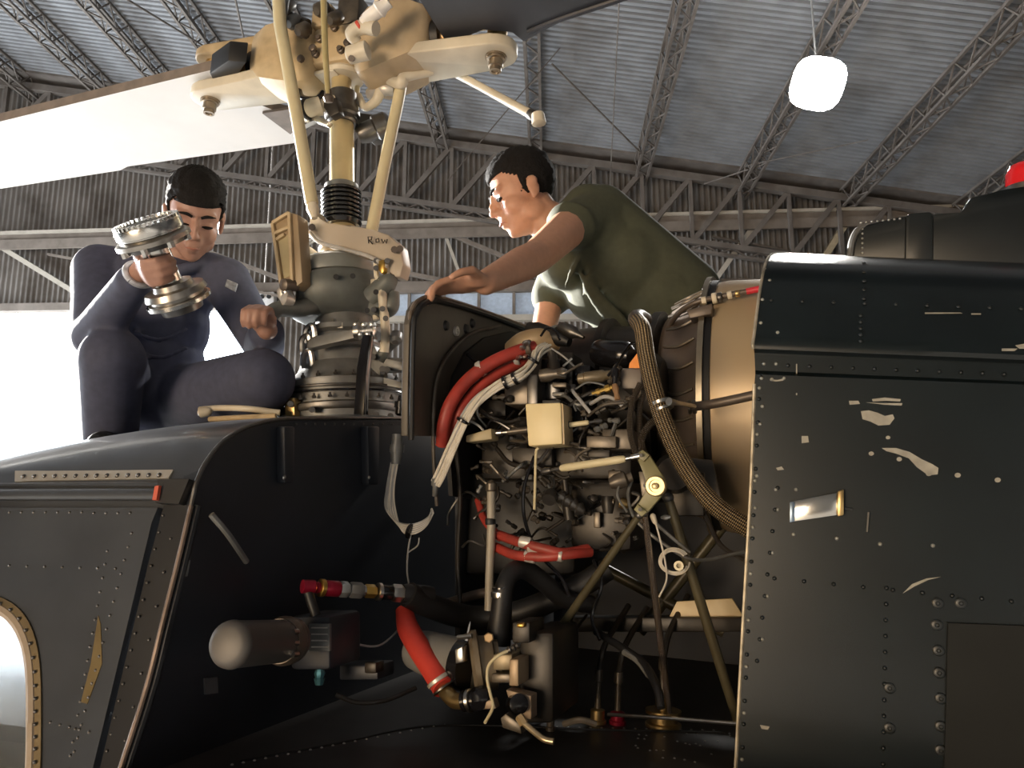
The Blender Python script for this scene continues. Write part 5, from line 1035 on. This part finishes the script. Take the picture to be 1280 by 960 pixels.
# --- man leaning over the engine
pr = person('person', (0, 0, 0), 'person in olive T-shirt leaning over the engine with one hand on the firewall')
Mh = frame(W(655, 243, 2.20), (-.90, -.16, -.36))
hand_t = L2W(UU(541, 369, FU)) + Vector((0, 0, .0))
shN = W(722, 275, 2.10); wrN = hand_t + Vector((.105, .06, .045)); elN = shN.lerp(wrN, .52) + Vector((0, .015, -.018))
shF = W(705, 300, 2.45); elF = W(684, 392, 2.36); wrF = W(668, 470, 2.2)
bm = NB(); head(bm, Mh)
nb = W(712, 288, 2.24); cap(bm, Mh @ Vector((-.03, 0, -.09)), nb, .058, .068, 18)
chain(bm, [shN, shN.lerp(elN, .35), elN, elN.lerp(wrN, .3), wrN], [.058, .053, .043, .043, .028])
hand(bm, wrN, (-.80, -.38, -.16), (-.10, -.25, -1), (-.2, -.9, .1), (.25, .55, .45), .95, .2)
chain(bm, [shF, elF, wrF], [.056, .042, .03]); hand(bm, wrF, (-.5, -.4, -.7), (-.3, .2, -.5), (-.5, -.5, .3), (.4, .5, .4), .95)
TR = [(738, 303, 2.26, .125, .175, .13), (775, 338, 2.28, .135, .17, .14), (820, 378, 2.30, .135, .155, .135), (865, 415, 2.32, .135, .15, .13), (905, 448, 2.34, .14, .155, .13)]
for x, y, Y, a, b, c in TR: ball(bm, W(x, y, Y), (a, b, c), 20)
hips = [W(905, 452, 2.24), W(905, 452, 2.44)]
for h, q in zip(hips, (0, .06)): chain(bm, [h, Vector((h.x - .04 + q, h.y + .12, 2.16)), Vector((h.x + .06 + q, h.y + .17, 1.80))], [.085, .06, .045])
body = remesh(mk('body', bm, skinm, pr), .0052, 3)
face_parts(Mh, pr, hairm, lidm); hair('hair', Mh, hairm, pr)
bm = NB()
for x, y, Y, a, b, c in TR[:4]: ball(bm, W(x, y, Y), (a + .022, b + .018, c + .022), 20)
ball(bm, W(735, 268, 2.20), (.085, .12, .085), 18); ball(bm, W(752, 360, 2.30), (.12, .15, .115), 18); ball(bm, W(775, 385, 2.30), (.11, .14, .085), 18); ball(bm, W(842, 388, 2.30), (.15, .165, .14), 18); ball(bm, W(712, 345, 2.36), (.09, .13, .10), 16)
ad = (elN - shN).normalized(); x1 = ad.orthogonal().normalized(); y1 = ad.cross(x1)
cap(bm, W(752, 268, 2.17), shN.lerp(elN, .2), .082, .066, 18); ball(bm, W(708, 322, 2.22), .1, 16); tube(bm, [shN.lerp(elN, .2) + (x1 * cos(a) + y1 * sin(a)) * .066 for a in [2 * pi * k / 20 for k in range(21)]], .009, 8); cap(bm, W(752, 268, 2.19), W(850, 372, 2.28), .09, .13, 18); cap(bm, W(722, 300, 2.42), shF.lerp(elF, .78), .085, .066, 18)
random.seed(3)
for k in range(7):                              # soft folds across the flank and back
    a = W(725 + k * 20, 318 + k * 9, 2.115 + .02 * k); b = W(705 + k * 22, 362 + k * 11, 2.15 + .02 * k); tube(bm, [a, a.lerp(b, .5) + Vector((0, -.012, 0)), b], [.006, .012, .006], 8)
for k in range(4): tube(bm, [W(722 + 9 * k, 335 + k * 10, 2.14), W(742 + 12 * k, 375 + k * 8, 2.15), W(776 + 5 * k, 424 - k, 2.2)], [.008, .014, .008], 8)
remesh(mk('t_shirt', bm, shirtm, pr, 'olive green short-sleeved T-shirt'), .0075, 14)
bm = NB(); ball(bm, W(905, 448, 2.34), (.16, .175, .15), 20)
for h, q in zip(hips, (0, .06)): chain(bm, [h, Vector((h.x - .04 + q, h.y + .12, 2.16)), Vector((h.x + .06 + q, h.y + .17, 1.82))], [.105, .085, .075])
remesh(mk('trousers', bm, trou, pr), .01, 3)
dz = L2W((-.1, .45, DW)).z
for h, q in zip(hips, (0, .06)):
    b = Vector((h.x + .06 + q, h.y + .17, dz)); bm = NB(); cap(bm, b + Vector((0, 0, .1)), b + Vector((0, 0, .05)), .055, .05); cap(bm, b + Vector((.02, 0, .042)), b + Vector((-.16, 0, .04)), .045, .036); remesh(mk('boot', bm, bootm, pr), .008, 2)
# --- man crouching on the cabin roof
pq = person('person', (0, 0, 0), 'person in navy coverall crouching on the cabin roof holding up a steel gear part')
Mq = frame(W(243, 270, 2.14), (.42, -.72, -.62))
pa = W(184, 280, 1.74); pb = W(226, 380, 1.86); axp = (pb - pa).normalized(); cst = pa.lerp(pb, .52)
dh = Vector((.30, -.90, .22)); dh = (dh - axp * dh.dot(axp)).normalized(); nh = dh.cross(axp); nh = nh if nh.x > 0 else -nh
wrR = cst - nh * .046 - dh * .062; shR = W(125, 338, 2.24); elR = W(118, 420, 2.04); shL = W(283, 352, 2.24); elL = W(330, 432, 2.22); wrL = W(334, 412, 2.01)
bm = NB(); head(bm, Mq); nbq = W(222, 330, 2.24); cap(bm, Mq @ Vector((-.03, 0, -.09)), nbq, .055, .065, 18)
chain(bm, [shR, elR, wrR], [.05, .04, .028]); hand(bm, wrR, dh, nh, -axp, (.75, .95, .7), .95, .7)
chain(bm, [shL, elL, wrL], [.05, .04, .028]); hand(bm, wrL, (.05, -.75, .42), (-.1, -.3, -.9), (-.9, -.1, .1), (1.0, 1.1, .8), .95, 1.3, True)
TQ = [(203, 360, 2.27, .15, .11, .12), (197, 410, 2.28, .135, .11, .13), (192, 460, 2.28, .13, .11, .12), (188, 500, 2.28, .15, .13, .09)]
for x, y, Y, a, b, c in TQ: ball(bm, W(x, y, Y), (a, b, c), 20)
hpR = W(150, 500, 2.27); hpL = W(222, 500, 2.27); knR = W(140, 448, 1.98); knL = W(328, 476, 2.0)
zr = lambda p: p.z
akR = W(138, 548, 2.1); akL = W(300, 524, 2.24)
chain(bm, [hpR, knR, akR], [.075, .05, .04]); chain(bm, [hpL, knL, akL], [.075, .05, .04])
remesh(mk('body', bm, skin2, pq), .0055, 3); face_parts(Mq, pq, hairm, lidm); hair('hair', Mq, hairm, pq, .055)
bm = NB()
for x, y, Y, a, b, c in TQ: ball(bm, W(x, y, Y), (a + .025, b + .022, c + .025), 20)
chain(bm, [W(150, 338, 2.26), shR, shR.lerp(elR, .5), elR, wrR.lerp(elR, .18)], [.075, .082, .07, .062, .046], 18); chain(bm, [W(262, 345, 2.26), shL, shL.lerp(elL, .5), elL, wrL.lerp(elL, .2)], [.075, .075, .066, .06, .05], 18)
chain(bm, [hpR, knR, akR], [.105, .085, .072], 18); chain(bm, [hpL, knL, akL], [.10, .088, .075], 18)
tube(bm, [W(195, 330, 2.2), W(218, 338, 2.16), W(246, 332, 2.17), W(258, 322, 2.22)], .02, 8)
for k in range(6): tube(bm, [W(110 + k * 5, 350 + 14 * k, 2.17), W(135 + k * 5, 356 + 14 * k, 2.14)], .014, 8)
for k in range(2): tube(bm, [W(165, 415 + 22 * k, 2.14), W(200, 425 + 22 * k, 2.135), W(235, 410 + 24 * k, 2.16)], .009, 8)
remesh(mk('coverall', bm, navyc, pq, 'dark navy long-sleeved coverall'), .008, 5)
mk('sleeve_patch', prism(NB(), [W(284, 349, 2.145), W(296, 354, 2.15), W(293, 364, 2.15), W(281, 358, 2.145)], (0, .01, 0)), M('patch_grey', (.30, .32, .36), .8, 0, .4, 90), pq)
mk('wrist_watch', tube(NB(), [wrR.lerp(elR, .07) + (elR - wrR).normalized().orthogonal() * .033 * cos(a) + (elR - wrR).normalized().cross((elR - wrR).normalized().orthogonal()) * .033 * sin(a) for a in [2 * pi * k / 16 for k in range(17)]], .008, 8), M('watch_grey', (.45, .47, .52), .4, .3, .3, 60), pq)
for ak, kn in ((akR, knR), (akL, knL)):
    b = Vector(ak); bm = NB(); cap(bm, b, b + Vector((0, 0, -.02)), .05, .05); cap(bm, b + Vector((0, 0, -.02)), b + Vector((.05, -.13, -.03)), .045, .035); remesh(mk('boot', bm, bootm, pq), .008, 2)
# --- gear part in his hand
gm = bpy.data.objects.new('gear_part', None); COL.objects.link(gm); gm.location = cst
tag(gm, 'shiny steel spool-shaped gear assembly gripped in the hand of the crouching person', 'machine part')
L = (pb - pa).length; s = .00183; o = pa - cst
polish = M('polished_gear_steel', (.62, .61, .58), .22, 1, .1, 40); polish2 = M('oily_gear_steel', (.38, .36, .33), .3, .9, .2, 40)
mk('gear_ring', lathe(NB(), [(.0 * L, 34 * s), (-.005, 36 * s), (-.005, 42 * s), (.0, 44 * s), (.10 * L, 44 * s), (.11 * L, 41 * s), (.12 * L, 41 * s), (.13 * L, 30 * s), (.10 * L, 28 * s), (.02 * L, 34 * s)], o, axp, 44), polish, gm)
x_ = axp.orthogonal().normalized(); y_ = axp.cross(x_); bm = NB()
for k in range(36):
    a = 2 * pi * k / 36; r_ = x_ * cos(a) + y_ * sin(a); obox(bm, o + r_ * 39 * s - axp * .007, r_ * 4 * s, axp.cross(r_) * 1.7 * s, axp * .004)
mk('gear_teeth', bm, polish, gm, kind='stuff')
mk('upper_flange', lathe(NB(), [(.12 * L, 20 * s), (.13 * L, 44 * s), (.16 * L, 49 * s), (.21 * L, 49 * s), (.22 * L, 42 * s), (.27 * L, 40 * s), (.28 * L, 18 * s)], o, axp, 44), polish2, gm)
for k in range(8):
    a = 2 * pi * k / 8; r_ = x_ * cos(a) + y_ * sin(a); mk('flange_bolt', lathe(NB(), [(0, 5 * s), (8 * s, 5 * s), (8 * s, 0)], o + axp * .21 * L + r_ * 44 * s, axp, 6), polish, gm)
mk('shaft', lathe(NB(), [(.26 * L, 15 * s), (.74 * L, 15 * s)], o, axp, 24), polish, gm)
mk('shaft_rod', tube(NB(), [o + axp * .2 * L + x_ * 20 * s, o + axp * .76 * L + x_ * 20 * s], 3 * s, 8, False), polish, gm)
mk('lower_flange', lathe(NB(), [(.70 * L, 14 * s), (.72 * L, 26 * s), (.78 * L, 28 * s), (.79 * L, 40 * s), (.86 * L, 43 * s), (.87 * L, 36 * s), (.91 * L, 36 * s), (.92 * L, 41 * s), (.98 * L, 41 * s), (.99 * L, 30 * s), (1.08 * L, 28 * s), (1.09 * L, 10 * s)], o, axp, 44), polish2, gm)
mk('lower_rim', lathe(NB(), [(.93 * L, 38 * s), (.93 * L, 44 * s), (.97 * L, 44 * s), (.97 * L, 38 * s)], o, axp, 44), polish, gm)

# ------------------------------------------------------------------ keep the tree at thing > part > sub-part
for c in list(eng.children):
    if c.children: c.parent = heli
